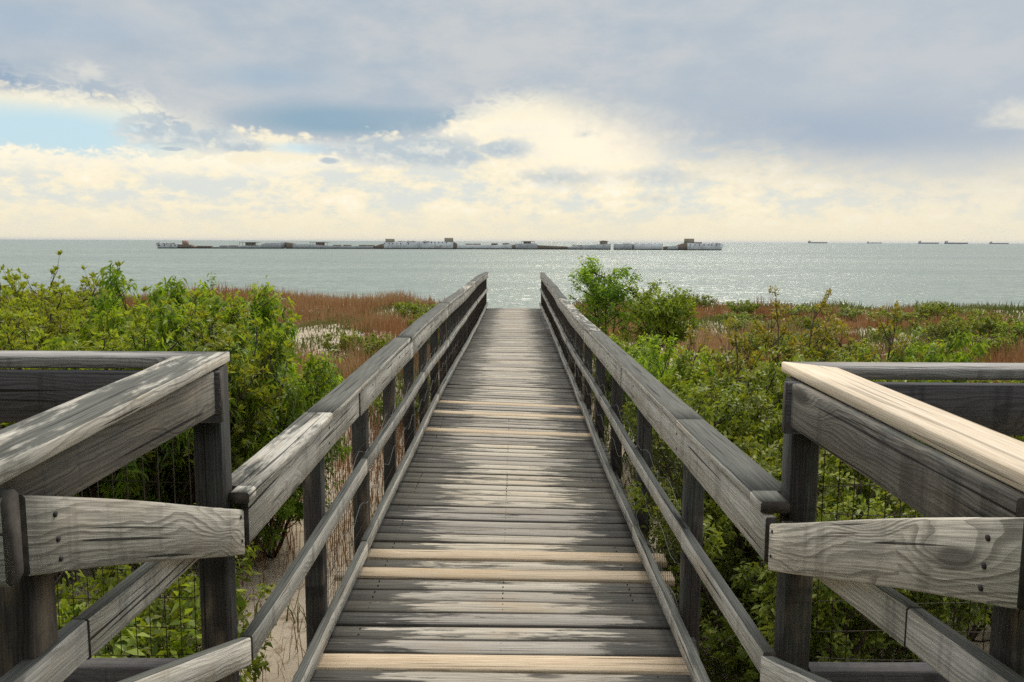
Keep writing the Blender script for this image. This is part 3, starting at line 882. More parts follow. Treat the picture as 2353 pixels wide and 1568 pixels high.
pf = empty('viewing_platform', (0, 0.6, R(FLOOR)), 'wooden viewing platform with a short stair down to the boardwalk', 'platform')
m = MB()
for k, y in enumerate(np.arange(-1.4, 1.28, 0.147)):
    m.sweep([(-3.1, y + 0.07, R(FLOOR) - 0.019), (0, y + 0.07, R(FLOOR) - 0.019), (3.1, y + 0.07, R(FLOOR) - 0.019)], rect(0.14, 0.038), (0, 1, 0), (0, 0, 1))
m.build('floor', M['platform'], pf)
for k in range(2):
    yy = 1.62 + 0.45 * k
    lumber((-0.84, yy, R(FLOOR - 0.14 * (k + 1))), (0.78, yy, R(FLOOR - 0.14 * (k + 1))), 0.30, 0.038, 'tread', M['platform'], pf, 3, 0, (0, 1, 0), (0, 0, 1))
for xs in (-0.82, 0.76):
    lumber((xs, 1.30, R(FLOOR - 0.20)), (xs, 2.40, R(-2.15)), 0.04, 0.2, 'stringer', M['platform'], pf, 3, 0, (1, 0, 0), (0, 0, 1))
for xs in (-2.6, -1.0, 1.0, 2.6):
    lumber((xs, -1.35, R(FLOOR - 0.14)), (xs, 1.28, R(FLOOR - 0.14)), 0.045, 0.19, 'joist', M['platform'], pf, 3, 0, (1, 0, 0), (0, 0, 1))
    for yy in (-1.2, 1.1):
        lumber((xs + 0.08, yy, float(ground_z(xs, yy)) - 0.2), (xs + 0.08, yy, R(FLOOR - 0.05)), 0.09, 0.09, 'support_post', M['post'], pf, 3, 0, (1, 0, 0), (0, 1, 0))
#@@NEXT

# ------------------------------------------------------------------ the grounded hulks offshore
def wpos(px):
    """Waterline point of the hulk line (photograph column, 2560 px wide) on the sea."""
    t = np.array([390, 1200, 1806.0])
    return float(np.interp(px, t, [-336.7, -35.3, 203.2])), float(np.interp(px, [390, 800, 1200, 1500, 1806.0], [778, 812, 833, 828, 815.6]))
PXM = 0.4 * 820 / F_PX          # metres per photograph pixel out there


class Hulk:
    def __init__(s, label, px0):
        x, y = wpos(px0)
        s.root = empty('shipwreck', (x, y, 0), label, 'shipwreck', 'line of grounded concrete ships')
    def hull(s, prof, mat, beam=13.0, bow0=False, bow1=False, name='hull'):
        """prof: (pixel column, height above the waterline in pixels)."""
        px = np.array([p[0] for p in prof], float); h = np.array([p[1] for p in prof], float) * PXM
        xs = np.linspace(px[0], px[-1], max(8, int((px[-1] - px[0]) / 4)))
        hh = np.interp(xs, px, h) + RNG.uniform(-0.12, 0.12, len(xs))
        t = (xs - xs[0]) / (xs[-1] - xs[0])
        wid = np.full(len(xs), 1.0)
        if bow0: wid = np.minimum(wid, 0.08 + np.sqrt(np.clip(t * 2.6, 0, 1)))
        if bow1: wid = np.minimum(wid, 0.08 + np.sqrt(np.clip((1 - t) * 2.6, 0, 1)))
        wid = np.clip(wid, 0, 1)
        vs = []
        for i, p in enumerate(xs):
            x, y = wpos(p)
            w = wid[i] * beam / 2
            yc = y + beam / 2
            rk = 0.0
            if bow0: rk -= 3.0 * math.exp(-(t[i] / 0.05))
            if bow1: rk += 3.0 * math.exp(-((1 - t[i]) / 0.05))
            f = 0.78
            vs += [(x, yc - w * f, -1.5), (x + rk * 0.5, yc - w * 0.93, hh[i] * 0.5), (x + rk, yc - w, hh[i]), (x + rk, yc + w, hh[i]), (x + rk * .5, yc + w * .93, hh[i] * .5), (x, yc + w * f, -1.5)]
        m = MB()
        fc = []
        n = len(xs)
        for i in range(n - 1):
            for j in range(6):
                a, b = i * 6 + j, i * 6 + (j + 1) % 6
                fc.append((a, b, b + 6, a + 6))
        fc += [(5, 4, 3, 2, 1, 0), tuple((n - 1) * 6 + j for j in range(6))]
        m.put(vs, fc)
        m.build(name, mat, s.root)
        return s
    def box(s, name, p0, p1, h0, h1, mat, dy0=3.0, dy1=10.0, roof=0.0):
        x0, y = wpos(p0); x1, _ = wpos(p1)
        m = MB()
        m.box(x0, x1, y + dy0, y + dy1, h0 * PXM, h1 * PXM)
        if roof:
            m.box(x0 - roof, x1 + roof, y + dy0 - roof, y + dy1 + roof, h1 * PXM, h1 * PXM + 0.35)
        m.build(name, mat, s.root)
        return s
    def canopy(s, p0, p1, h0, h1, mat):
        x0, y = wpos(p0); x1, _ = wpos(p1)
        m = MB()
        m.box(x0, x1, y + 1.5, y + 11, h1 * PXM - 0.4, h1 * PXM)
        for k in range(7):
            xx = x0 + (x1 - x0) * (k + 0.15) / 6.3
            m.box(xx - 0.15, xx + 0.15, y + 1.6, y + 1.9, h0 * PXM, h1 * PXM - 0.4)
        m.build('canopy', mat, s.root)
        return s
    def holes(s, pxs, h, beam_off=0.0, r=0.45):
        for p in pxs:
            x, y = wpos(p)
            m = MB()
            m.box(x - r, x + r, y - 0.02 + beam_off, y + 1.6, h * PXM - r, h * PXM + r)
            m.build('porthole', M['hole'], s.root)
        return s
    def rails(s, p0, p1, h, n=9):
        """Stumps of stanchions and broken railing on the deck edge."""
        m = MB()
        q0, q1 = wpos(p0), wpos(p1)
        m.box(q0[0], q1[0], q0[1] + 1.3, q0[1] + 1.7, h * PXM - 0.5, h * PXM + 0.1)
        for k in range(n):
            x, y = wpos(p0 + (p1 - p0) * (k + RNG.uniform(0, .6)) / n)
            hh = h * PXM + RNG.uniform(0.3, 1.1)
            m.box(x - 0.1, x + 0.1, y + 1.4, y + 1.6, h * PXM - 0.6, hh)
            if k % 2:
                m.box(x - 1.2, x + 0.9, y + 1.35, y + 1.65, hh - 0.25, hh)
        m.build('broken_railing', M['hull_rust'], s.root)
        return s

# pixel helpers for the three close looks at the hulks
wa = lambda c: 360 + c / 5.3477
wb = lambda c: 800 + c / 5.3477
wc = lambda c: 1200 + c / 3.565
hk = Hulk('leftmost grounded hulk, pale stern with a small reddish tower and broken brown midships', 382)
hk.hull([(wa(118), 11.5), (wa(150), 12.5), (wa(300), 11.5), (wa(432), 11)], M['hull_pale'], bow0=True)
hk.hull([(wa(428), 9.5), (wa(560), 9.5), (wa(615), 4.5), (wa(850), 4.2)], M['hull_rust'], 11.5, name='broken_hull_or_gap')
hk.hull([(wa(850), 4.0), (wa(1150), 5), (wa(1250), 7), (wa(1490), 8.5)], M['hull_grey'], 12.0, name='low_hull')
hk.hull([(wa(1488), 10.5), (wa(1560), 13.5), (wa(1690), 14), (wa(1762), 16)], M['hull_grey'], 13.0, bow1=True, name='bow')
hk.box('tower', wa(470), wa(520), 8, 18.5, M['house_red']).box('hatch', wa(650), wa(840), 4, 6.2, M['hull_rust']).box('hatch', wa(940), wa(1030), 4, 7, M['hull_rust']).box('hatch', wa(1060), wa(1160), 4, 7.5, M['hull_rust'])
hk.box('deckhouse', wa(1275), wa(1390), 6, 14.5, M['house']).canopy(wa(1200), wa(1452), 7, 15.5, M['hull_rust'])
hk.holes([wa(c) for c in (195, 262, 345, 395)], 7.5).rails(wa(150), wa(410), 11.5)
hk = Hulk('grounded hulk with high pale stern in the centre left of the line', 695)
hk.hull([(wa(1795), 15.5), (wa(1870), 13.5), (wa(1900), 12)], M['hull_rust'], 12, bow0=True, name='bow')
hk.hull([(wa(1898), 10.5), (wa(2100), 11), (wb(0), 8), (wb(200), 7), (wb(640), 7.5)], M['hull_grey'], 12, name='low_hull')
hk.hull([(wb(638), 6), (wb(700), 9.5), (wb(780), 13)], M['hull_rust'], 11, name='broken_hull_or_gap')
hk.hull([(wb(778), 15.5), (wb(930), 17), (wb(1120), 19), (wb(1257), 19.5)], M['hull_pale'], 13, bow1=True)
hk.box('deckhouse', wb(800), wb(920), 15, 25, M['house']).box('deckhouse', wa(2200), wa(2300), 9, 15.5, M['house_red']).canopy(wa(2120), wb(20), 9, 16.3, M['hull_rust'])
for a_, b_ in ((75, 178), (215, 315), (432, 530), (545, 640)):
    hk.box('hatch', wb(a_), wb(b_), 6, 9.6, M['hull_rust'])
hk.holes([wb(c) for c in (797, 857, 908, 965, 1016, 1125)], 13.5).rails(wb(980), wb(1230), 18.5, 6)
hk = Hulk('grounded hulk whose high pale bow faces its neighbour across a narrow gap', 1038)
hk.hull([(wb(1278), 19), (wb(1500), 18.5), (wb(1700), 18), (wb(1760), 17.5)], M['hull_pale'], 13, bow0=True)
hk.hull([(wb(1756), 18), (wb(1790), 15.5), (wb(1812), 12)], M['hull_rust'], 12.4, name='broken_hull_or_gap')
hk.hull([(wb(1810), 11.5), (wb(2160), 11), (wb(2353), 10.5), (wc(290), 13.5)], M['hull_pale'], 12, name='low_hull')
hk.box('deckhouse', wb(1630), wb(1750), 17, 28, M['house'])
for a_, b_ in ((1930, 2030), (2042, 2145), (2290, 2353)):
    hk.box('hatch', wb(a_), wb(b_), 10, 13.8, M['hull_rust'])
hk.box('hatch', wc(105), wc(160), 11, 15, M['hull_rust']).box('hatch', wc(205), wc(265), 12, 15.5, M['hull_rust'])
hk.holes([wb(c) for c in (1345, 1447, 1497, 1553, 1605, 1664)], 16.5).rails(wb(1320), wb(1460), 18.5, 5)
hk = Hulk('low grey hulk amidships in the line with a railed deckhouse and sagging deck', 1289)
hk.hull([(wc(291), 11.5), (wc(319), 12)], M['hull_rust'], 10, name='broken_hull_or_gap')  # dark filler standing in for the shaded opening between two hulls
hk.hull([(wc(318), 14.5), (wc(500), 15), (wc(525), 12)], M['hull_grey'], 12.5)
hk.hull([(wc(523), 10.5), (wc(700), 8.5), (wc(790), 7.5)], M['hull_rust'], 12, name='low_hull')
hk.box('deckhouse', wc(398), wc(462), 14, 20.5, M['house']).canopy(wc(372), wc(495), 14.5, 20.8, M['hull_rust'])
hk = Hulk('low hulk rising to the right with a small round-roofed deckhouse', 1423)
hk.hull([(wc(789), 6.5), (wc(798), 6.5)], M['hull_rust'], 9, name='broken_hull_or_gap')  # dark filler for the shaded slit beside the previous hulk
hk.hull([(wc(797), 7), (wc(950), 10.5), (wc(1100), 14), (wc(1180), 15)], M['hull_grey'], 12)
hk.box('deckhouse', wc(1090), wc(1155), 13.5, 21, M['house'], roof=0.9).box('roof_vent', wc(1105), wc(1140), 22, 23, M['house']).rails(wc(830), wc(1080), 10.5, 10)
hk = Hulk('short section of grey hull standing between two bright gaps', 1541)
hk.hull([(wc(1216), 14.5), (wc(1374), 15)], M['hull_grey'], 12).rails(wc(1290), wc(1370), 15, 5)
hk = Hulk('flat-topped streaked hull section beside the rightmost hulk', 1588)
hk.hull([(wc(1373), 13.5), (wc(1387), 13.5)], M['hull_rust'], 9, name='broken_hull_or_gap')  # dark filler in place of shade between neighbouring hull sections
hk.hull([(wc(1386), 15), (wc(1640), 15.5)], M['hull_pale'], 12).rails(wc(1390), wc(1640), 15, 10)
hk = Hulk('rightmost grounded hulk, high bow with a square deckhouse behind it', 1671)
hk.hull([(wc(1655), 8.5), (wc(1681), 9)], M['hull_rust'], 9, name='broken_hull_or_gap')  # dark filler over the shaded part of this gap
hk.hull([(wc(1680), 9.5), (wc(1775), 11)], M['hull_grey'], 11.5, name='low_hull')
hk.hull([(wc(1773), 12), (wc(1840), 17.5), (wc(1855), 17.5)], M['hull_rust'], 12, name='broken_hull_or_gap')
hk.hull([(wc(1852), 17.5), (wc(2000), 17), (wc(2172), 16.5)], M['hull_pale'], 13, bow1=True)
hk.box('deckhouse', wc(1842), wc(1920), 17, 28.5, M['house']).box('hatch', wc(1925), wc(1990), 16.5, 20, M['hull_rust'])
hk.holes([wc(c) for c in (1880, 1922, 1960, 2000, 2040, 2068, 2112)], 13.5).rails(wc(2050), wc(2150), 16.8, 5)

# ------------------------------------------------------------------ cargo ships on the horizon
SHIPS = [(2013, 2061, 9900, 13, 'leftmost cargo ship far out on the horizon, standing apart from the others'),
         (2159, 2196, 12800, 12, 'smallest and faintest cargo ship, alone on the horizon second from left'),
         (2286, 2337, 9300, 13, 'cargo ship on the horizon just left of the largest ship'),
         (2351, 2409, 8200, 13, 'largest and darkest cargo ship far out on the horizon'),
         (2462, 2510, 9900, 12, 'rightmost cargo ship far out on the horizon')]


def make_ship(a, b, D, hgt, label):
    k = 0.4 * D / F_PX
    x0, x1 = (a - 1287) * k, (b - 1287) * k
    L = x1 - x0
    root = empty('cargo_ship', ((x0 + x1) / 2, D, 0), label, 'ship', 'cargo ships on the horizon')
    w = 16.0
    m = MB()
    st = [(0.0, 0.75, 0.95), (0.04, 0.95, 0.95), (0.2, 1.0, 0.92), (0.85, 1.0, 0.92), (0.93, 0.7, 1.02), (0.98, 0.3, 1.22), (1.0, 0.04, 1.26)]
    vs, fc = [], []
    for t, ww, hh in st:
        x = x0 + L * t
        rk = 6.0 if t > 0.97 else 0
        vs += [(x - rk, D - w * ww * 0.8, -1), (x, D - w * ww, hgt * hh), (x, D + w * ww, hgt * hh), (x - rk, D + w * ww * 0.8, -1)]
    for i in range(len(st) - 1):
        for j in range(4):
            p, q = i * 4 + j, i * 4 + (j + 1) % 4
            fc.append((p, q, q + 4, p + 4))
    fc += [(3, 2, 1, 0), tuple((len(st) - 1) * 4 + j for j in range(4))]
    m.put(vs, fc)
    m.build('hull', M['ship_hull'], root)
    m = MB()
    m.box(x0 + L * 0.03, x0 + L * 0.11, D - 13, D + 13, hgt * 0.95, hgt * 1.75)
    m.box(x0 + L * 0.045, x0 + L * 0.105, D - 11, D + 11, hgt * 1.75, hgt * 2.15)
    m.box(x0 + L * 0.075, x0 + L * 0.105, D - 16, D + 16, hgt * 2.15, hgt * 2.32)
    m.build('bridge_house', M['ship_white'], root)
    m = MB()
    m.box(x0 + L * 0.012, x0 + L * 0.032, D - 4, D + 4, hgt * 0.95, hgt * 2.2)
    m.build('funnel', M['ship_hull'], root)
    m = MB()
    m.box(x0 + L * 0.088, x0 + L * 0.094, D - 1, D + 1, hgt * 2.32, hgt * 2.9)
    m.build('mast', M['ship_hull'], root)
    for q in range(6):
        m = MB()
        m.box(x0 + L * (0.17 + q * 0.125), x0 + L * (0.26 + q * 0.125), D - 9, D + 9, hgt * 0.9, hgt * 1.04)
        m.build('hatch_cover', M['ship_hull'], root)
for a in SHIPS:
    make_ship(*a)
#@@VEG

# ------------------------------------------------------------------ shrubs, trees, grass
def leaf_arrays(cl, ax, age, n, L, Wd, droop, tilt, rng, fold=0.25, spread=0.0):
    """Whorls of n leaves at each cluster centre cl with axis ax -> verts (4 per leaf), rnd, age."""
    k = len(cl)
    c = np.repeat(cl, n, 0) + rng.normal(0, spread, (k * n, 3))
    a = np.repeat(ax, n, 0)
    rd = rng.normal(size=(k * n, 3))
    rd -= (rd * a).sum(1)[:, None] * a
    rd /= np.linalg.norm(rd, axis=1)[:, None] + 1e-9
    th = rng.normal(tilt, 0.28, k * n)[:, None]
    d = a * np.cos(th) + rd * np.sin(th)
    d[:, 2] -= droop * rng.uniform(0.5, 1.3, k * n)
    d /= np.linalg.norm(d, axis=1)[:, None]
    ln = L * rng.uniform(0.6, 1.15, k * n)[:, None]
    sd = np.cross(d, a + rng.normal(0, 0.25, (k * n, 3)))
    sd /= np.linalg.norm(sd, axis=1)[:, None] + 1e-9
    up = np.cross(sd, d)
    w = ln * (Wd / L) * 0.5
    mid = c + d * ln * 0.48
    tip = c + d * ln
    tip[:, 2] -= (droop * 0.35 + 0.1) * ln[:, 0]
    v = np.stack([c, mid + sd * w + up * w * fold, tip, mid - sd * w + up * w * fold], 1).reshape(-1, 3)
    rnd = np.clip(np.repeat(rng.uniform(0, 1, k), n) * 0.6 + rng.uniform(0, 0.4, k * n), 0, 1)
    ag = np.clip(np.repeat(age, n) + rng.normal(0, 0.12, k * n), 0, 1)
    return v, np.repeat(rnd, 4), np.repeat(ag, 4)


def plant_geom(seed, H, rad, stems, br, tw, lpc, L, Wd, droop=0.15, tilt=1.0, up=0.6, low=0.25, lean=0.35, thick=0.022, bare=0.0, spread=0.012, perch=3, crook=0.10, blen=1.0):
    """Skeleton of stems > branches > twigs; leaf whorls along and at the end of each twig."""
    rng = np.random.default_rng(seed)
    wood_ = MB()
    cl, ax, ages = [], [], []
    bare_tw = []
    for s_ in range(stems):
        az = 2 * math.pi * (s_ + rng.uniform(-.35, .35)) / stems
        ln = H * rng.uniform(0.72, 0.98)
        out = rad * lean * rng.uniform(0.5, 1.5)
        n = 8
        t = np.linspace(0, 1, n)[:, None]
        base = np.array((math.cos(az), math.sin(az), 0)) * rad * 0.10 * rng.uniform(0, 1)
        p = base + np.array((math.cos(az) * out, math.sin(az) * out, 0)) * t ** 0.8 + np.array((0, 0, ln)) * t
        p[1:] += np.cumsum(rng.normal(0, crook * H / n * 0.5, (n - 1, 3)) * (1, 1, 0.3), 0)
        wood_.tube(p, np.linspace(thick, thick * 0.3, n), 5)
        for b_ in range(br):
            tb = low + (1 - low) * (b_ + rng.uniform(0, 1)) / br
            o = np.array([np.interp(tb, t[:, 0], p[:, q]) for q in range(3)])
            ba = rng.uniform(0, 2 * math.pi)
            dirn = np.array((math.cos(ba), math.sin(ba), up * rng.uniform(0.5, 1.5)))
            oc = o[:2] / (np.linalg.norm(o[:2]) + 1e-6)
            dirn[:2] += oc * 0.5
            dirn /= np.linalg.norm(dirn)
            bl = blen * rad * rng.uniform(0.5, 1.0) * (1.05 - 0.55 * tb)
            m_ = 5
            tt = np.linspace(0, 1, m_)[:, None]
            q = o + dirn * bl * tt + np.array((0, 0, 0.25 * up * bl)) * tt ** 2
            q[1:] += np.cumsum(rng.normal(0, crook * bl * 0.2, (m_ - 1, 3)), 0)
            wood_.tube(q, np.linspace(thick * 0.42, thick * 0.14, m_), 4)
            isbare = rng.uniform() < bare
            for w_ in range(tw):
                tw_t = 0.25 + 0.75 * (w_ + rng.uniform(0, 1)) / tw
                oo = np.array([np.interp(tw_t, tt[:, 0], q[:, k]) for k in range(3)])
                dd = dirn * 0.6 + rng.normal(0, 0.55, 3) + np.array((0, 0, up * 0.7))
                dd /= np.linalg.norm(dd)
                tl = bl * rng.uniform(0.16, 0.42)
                e = oo + dd * tl
                wood_.tube([oo, (oo + e) / 2 + rng.normal(0, 0.008, 3), e], [thick * 0.15, thick * 0.10, thick * 0.06], 3)
                if isbare:
                    for z_ in range(3):
                        e2 = e + (dd + rng.normal(0, .5, 3)) * tl * 0.5
                        wood_.tube([oo + (e - oo) * (.5 + .16 * z_), e2], [thick * 0.08, thick * 0.04], 3)
                    if rng.uniform() < 0.75: continue
                for k in range(perch):
                    f = 1.0 - 0.30 * k
                    cl.append(oo + dd * tl * f); ax.append(dd); ages.append((1.0 - 0.35 * k) * (0.35 + 0.65 * min(1, (oo[2] / H))))
    cl, ax, ages = np.array(cl), np.array(ax), np.array(ages)
    cxy = np.median(cl[:, :2], 0)
    kz = (H - 0.3 * L) / np.percentile(cl[:, 2], 99.3)
    kr = (rad - 0.4 * L) / np.percentile(np.linalg.norm(cl[:, :2] - cxy, axis=1), 94)
    k3 = np.array((kr, kr, kz))
    ctr = np.array((cxy[0], cxy[1], 0))
    cl = (cl - ctr) * k3 + ctr * 0
    wood_.v = [(w - ctr) * k3 for w in wood_.v]
    v, r, a = leaf_arrays(cl, ax, ages, lpc, L, Wd, droop, tilt, rng, spread=spread)
    return wood_, v, r, a


def make_plant(name, label, cat, group, lm, bark='bark', **kw):
    root = empty(name, (0, 0, 0), label, cat, group)
    wood_, v, r, a = plant_geom(**kw)
    wood_.build('trunk', M[bark], root)
    mesh_np('crown', v, np.arange(len(v)), 4, M[lm], root, {'rnd': ('FLOAT', r), 'age': ('FLOAT', a)})
    root['_used'] = 0
    root['_rad'] = kw['rad']
    return root


def place(proto, x, y, s, label=None, rz=None, sz=1.0, w=None, dz=-0.03, group=None):
    """Puts the proto (first time) or a copy of it with copies of its parts on the ground."""
    if proto.get('_used'):
        o = proto.copy()
        COL.objects.link(o)
        for ch in proto.children:
            c = ch.copy()
            COL.objects.link(c)
            c.parent = o
    else:
        o = proto
        proto['_used'] = 1
    w = w or s
    sz = s * sz / w
    s = w
    R_ = proto['_rad'] * s * 1.02
    if x < 0: x = min(x, -1.03 - R_)
    else: x = max(x, 0.97 + R_)
    o.location = (x, y, float(ground_z(x, y)) + dz)
    o.rotation_euler = (random.uniform(-.05, .05), random.uniform(-.05, .05), rz if rz is not None else random.uniform(0, 6.28))
    o.scale = (s, s, s * sz)
    if label: o['label'] = label
    if group: o['group'] = group
    return o


def at(px, Y):
    """x of a column of the 2353-wide photograph at distance Y."""
    return (px - 1183) * 0.000527 * Y


def top_scale(py, Y, H):
    """Scale that brings a plant of height H at distance Y up to a row of the photograph."""
    return (EYE - (py - 551) * 0.000527 * Y - float(ground_z(0, Y))) / H


# --- left thicket
GL = 'bushes of the thicket left of the boardwalk'
bay = [make_plant('bayberry_bush', 'olive bush with upright leaf tufts in the thicket left of the boardwalk', 'bush', GL, 'leaf_olive', seed=s_, H=2.4, rad=1.0, stems=10, br=10, tw=8,
                  lpc=12, L=0.072, Wd=0.026, droop=-0.05, tilt=0.75, up=1.2, low=0.22, lean=0.6, perch=1, spread=0.008) for s_ in (1, 2)]
B_ALL = 'olive bush with upright leaf tufts in the thicket left of the boardwalk'
spots = [(40, 9.2, 650), (-60, 8.0, 700), (105, 10.4, 622), (190, 9.6, 668), (250, 10.6, 652), (-10, 11.8, 645), (130, 7.4, 735), (40, 6.6, 745), (290, 9.0, 690),
         (235, 7.6, 730), (330, 7.2, 745), (-160, 9.5, 640), (-120, 7.0, 720), (390, 11.5, 690), (70, 12.5, 650), (310, 12.0, 660), (170, 12.8, 655), (400, 7.6, 745), (-150, 12.5, 640)]
for k, (px, Y, py) in enumerate(spots):
    place(bay[k % 2], at(px, Y), Y, top_scale(py + 34, Y, 2.4), B_ALL, w=1.05)
cherry = [make_plant('cherry_bush', 'x', 'bush', GL, 'leaf_bright', seed=s_, H=2.4, rad=0.95, stems=4, br=8, tw=8, lpc=8, L=0.105, Wd=0.030, droop=0.55, tilt=1.15,
                     up=0.55, low=0.42, lean=0.55, perch=3, spread=0.035, thick=0.028, blen=1.7) for s_ in (11, 12)]
for k, (px, Y, py, lab) in enumerate([
        (335, 9.6, 632, 'tall bright green bush with drooping sprays, at the middle of the left thicket'),
        (462, 9.4, 640, 'open bright green bush with spreading dark limbs near the right end of the left thicket'),
        (545, 9.2, 690, 'drooping bright green bush beside the brown grass at the thicket right end'),
        (425, 8.0, 715, 'lower drooping bush in front of the taller bright green ones'),
        (575, 8.2, 790, 'small sprawling green bush reaching over the brown grass from the thicket'),
        (520, 7.4, 770, 'green bush just above the corner of the left guard rail'),
        (300, 7.0, 770, 'bright green bush close behind the left guard rail')]):
    place(cherry[k % 2], at(px, Y), Y, top_scale(py + 8, Y, 2.4), lab, w=0.85)
lush = [make_plant('sumac_bush', 'x', 'bush', 'lush bushes against the railings', 'leaf_bright', seed=s_, H=1.9, rad=0.85, stems=8, br=9, tw=8, lpc=8, L=0.085, Wd=0.026, droop=0.40, tilt=1.1,
                   up=0.6, low=0.2, lean=0.8, perch=2, spread=0.03) for s_ in (21, 22)]
for k, (px, Y, py, lab) in enumerate([
        (625, 8.6, 815, 'lush bright green bush filling the gap between left guard rail and boardwalk railing'),
        (570, 8.2, 870, 'lush green bush directly behind the left corner post'),
        (610, 7.9, 940, 'dark green bush low behind the left corner post, half in shade'),
        (400, 7.6, 900, 'shaded green bush seen under the cap of the left guard rail'),
        (240, 7.2, 930, 'shaded bush low behind the left guard rail, near the picture edge')]):
    o = place(lush[k % 2], min(at(px, Y), -1.75), Y, top_scale(py, Y, 1.9), lab, w=0.72, group=GL)
# --- right side
GR = 'bushes of the thicket right of the boardwalk'
tree = make_plant('small_tree', 'small sparse tree with bare upper twigs beside the right railing', 'tree', None, 'leaf_bright', bark='twig', seed=31, H=2.7, rad=0.82, stems=5, br=11, tw=8, lpc=8, L=0.088, Wd=0.036,
                  droop=0.2, tilt=1.0, up=0.45, low=0.40, lean=0.5, perch=2, bare=0.25, thick=0.036, spread=0.045, blen=1.6)
place(tree, at(1385, 18.0), 18.0, top_scale(588, 18, 2.7), rz=1.2, w=1.1)
tree2 = make_plant('small_tree', 'round low tree with short crooked trunk, right of the sparser tree', 'tree', None, 'leaf_bright', bark='bark', seed=37, H=2.0, rad=0.72, stems=5, br=10, tw=8, lpc=8, L=0.088, Wd=0.036,
                   droop=0.2, tilt=1.0, up=0.45, low=0.46, lean=0.6, perch=2, thick=0.036, spread=0.045, blen=1.6)
place(tree2, at(1525, 17.0), 17.0, top_scale(655, 17, 2.0), rz=0.4, w=1.1)
for k, (px, Y, py, lab) in enumerate([
        (1545, 10.6, 764, 'bright ferny green bush beside the right railing, in front of the two small trees'),
        (1440, 12.0, 752, 'small bright green bush tucked against the right railing below the sparse tree'),
        (1650, 8.2, 830, 'leafy green bush in the near part of the right thicket, paler than its neighbours')]):
    place(lush[k % 2], at(px, Y), Y, top_scale(py, Y, 1.9), lab, w=0.8, group=GR)
deep = [make_plant('thicket_bush', 'x', 'bush', GR, 'leaf_deep', seed=s_, H=2.0, rad=0.85, stems=8, br=8, tw=8, lpc=9, L=0.060, Wd=0.024, droop=0.15, tilt=1.0, up=0.7, low=0.12,
                   lean=0.8, perch=2, spread=0.02) for s_ in (41, 42)]
D_ALL = 'dense dark green bush in the thicket right of the boardwalk'
for k, (px, Y, py) in enumerate([(1640, 6.2, 880), (1720, 7.0, 850), (1700, 5.4, 985), (1770, 6.0, 905), (1790, 7.6, 845), (1880, 8.2, 835), (1960, 8.6, 830), (1850, 6.4, 880), (1950, 6.8, 900),
                                 (2080, 7.2, 880), (2200, 7.4, 890), (2330, 7.4, 880), (1990, 5.4, 990), (2120, 5.6, 1000), (2260, 5.8, 980), (1840, 4.9, 1080), (2400, 6.0, 950), (1560, 7.0, 862), (1600, 5.0, 1060)]):
    place(deep[k % 2], max(at(px, Y), 1.55), Y, top_scale(py, Y, 2.0), D_ALL, w=0.95)
airy = [make_plant('airy_bush', 'x', 'bush', GR, 'leaf_mixed', bark='twig', seed=s_, H=2.2, rad=0.75, stems=6, br=8, tw=5, lpc=7, L=0.062, Wd=0.026, droop=0.1, tilt=0.95, up=0.9, low=0.30,
                   lean=0.55, perch=2, bare=0.15, spread=0.015) for s_ in (51, 52)]
for k, (px, Y, py, lab) in enumerate([
        (1832, 9.0, 668, 'tall thin bush with a single leafy leader rising against the water'),
        (1963, 9.4, 700, 'thin twiggy bush whose dark leader stands against the water'),
        (1730, 8.4, 740, 'airy reddish bush with bare brown stems in the right thicket'),
        (1670, 9.4, 755, 'airy reddish green bush behind the bright ferny one'),
        (1890, 9.0, 745, 'airy twiggy bush between the two thin leaders')]):
    place(airy[k % 2], at(px, Y), Y, top_scale(py, Y, 2.2), lab, w=0.85)
for k, (px, Y, py, lab) in enumerate([
        (2145, 9.6, 742, 'rounded bright green bush standing above the right guard rail'),
        (2060, 9.0, 800, 'low bright green bush left of the rounded one above the right guard rail'),
        (2260, 8.8, 822, 'low yellow-green bush just behind the fresh capped guard rail')]):
    place(cherry[k % 2], at(px, Y), Y, top_scale(py, Y, 2.4), lab, w=0.75, group=GR)
# --- leafy vines by the near left guard rail, on bare sand
vine = [make_plant('leafy_vine', 'x', 'vine', 'leafy vines on the sand by the left guard rail', 'leaf_deep', seed=s_, H=0.75, rad=0.55, stems=10, br=5, tw=4, lpc=5, L=0.060, Wd=0.026, droop=0.25, tilt=1.2, up=0.4, low=0.1,
                   lean=1.3, perch=2, thick=0.008, spread=0.02) for s_ in (61, 62)]
for k, (px, Y, s_, lab) in enumerate([(150, 4.1, 1.5, 'leafy vine climbing at the left edge under the guard rail'), (250, 4.6, 1.3, 'leafy vine on the sand seen through the wire mesh, left of the corner post'),
                                      (360, 4.3, 1.0, 'low leafy vine beside the corner post'), (440, 5.0, 0.9, 'small leafy vine behind the left corner post'),
                                      (640, 4.0, 0.6, 'small straggling vine at the foot of the left railing'), (60, 4.9, 1.5, 'thick leafy vine at the far left under the guard rail'),
                                      (330, 5.2, 1.3, 'leafy vine in front of the shaded bush on the left')]):
    place(vine[k % 2], at(px, Y), Y, s_, lab)
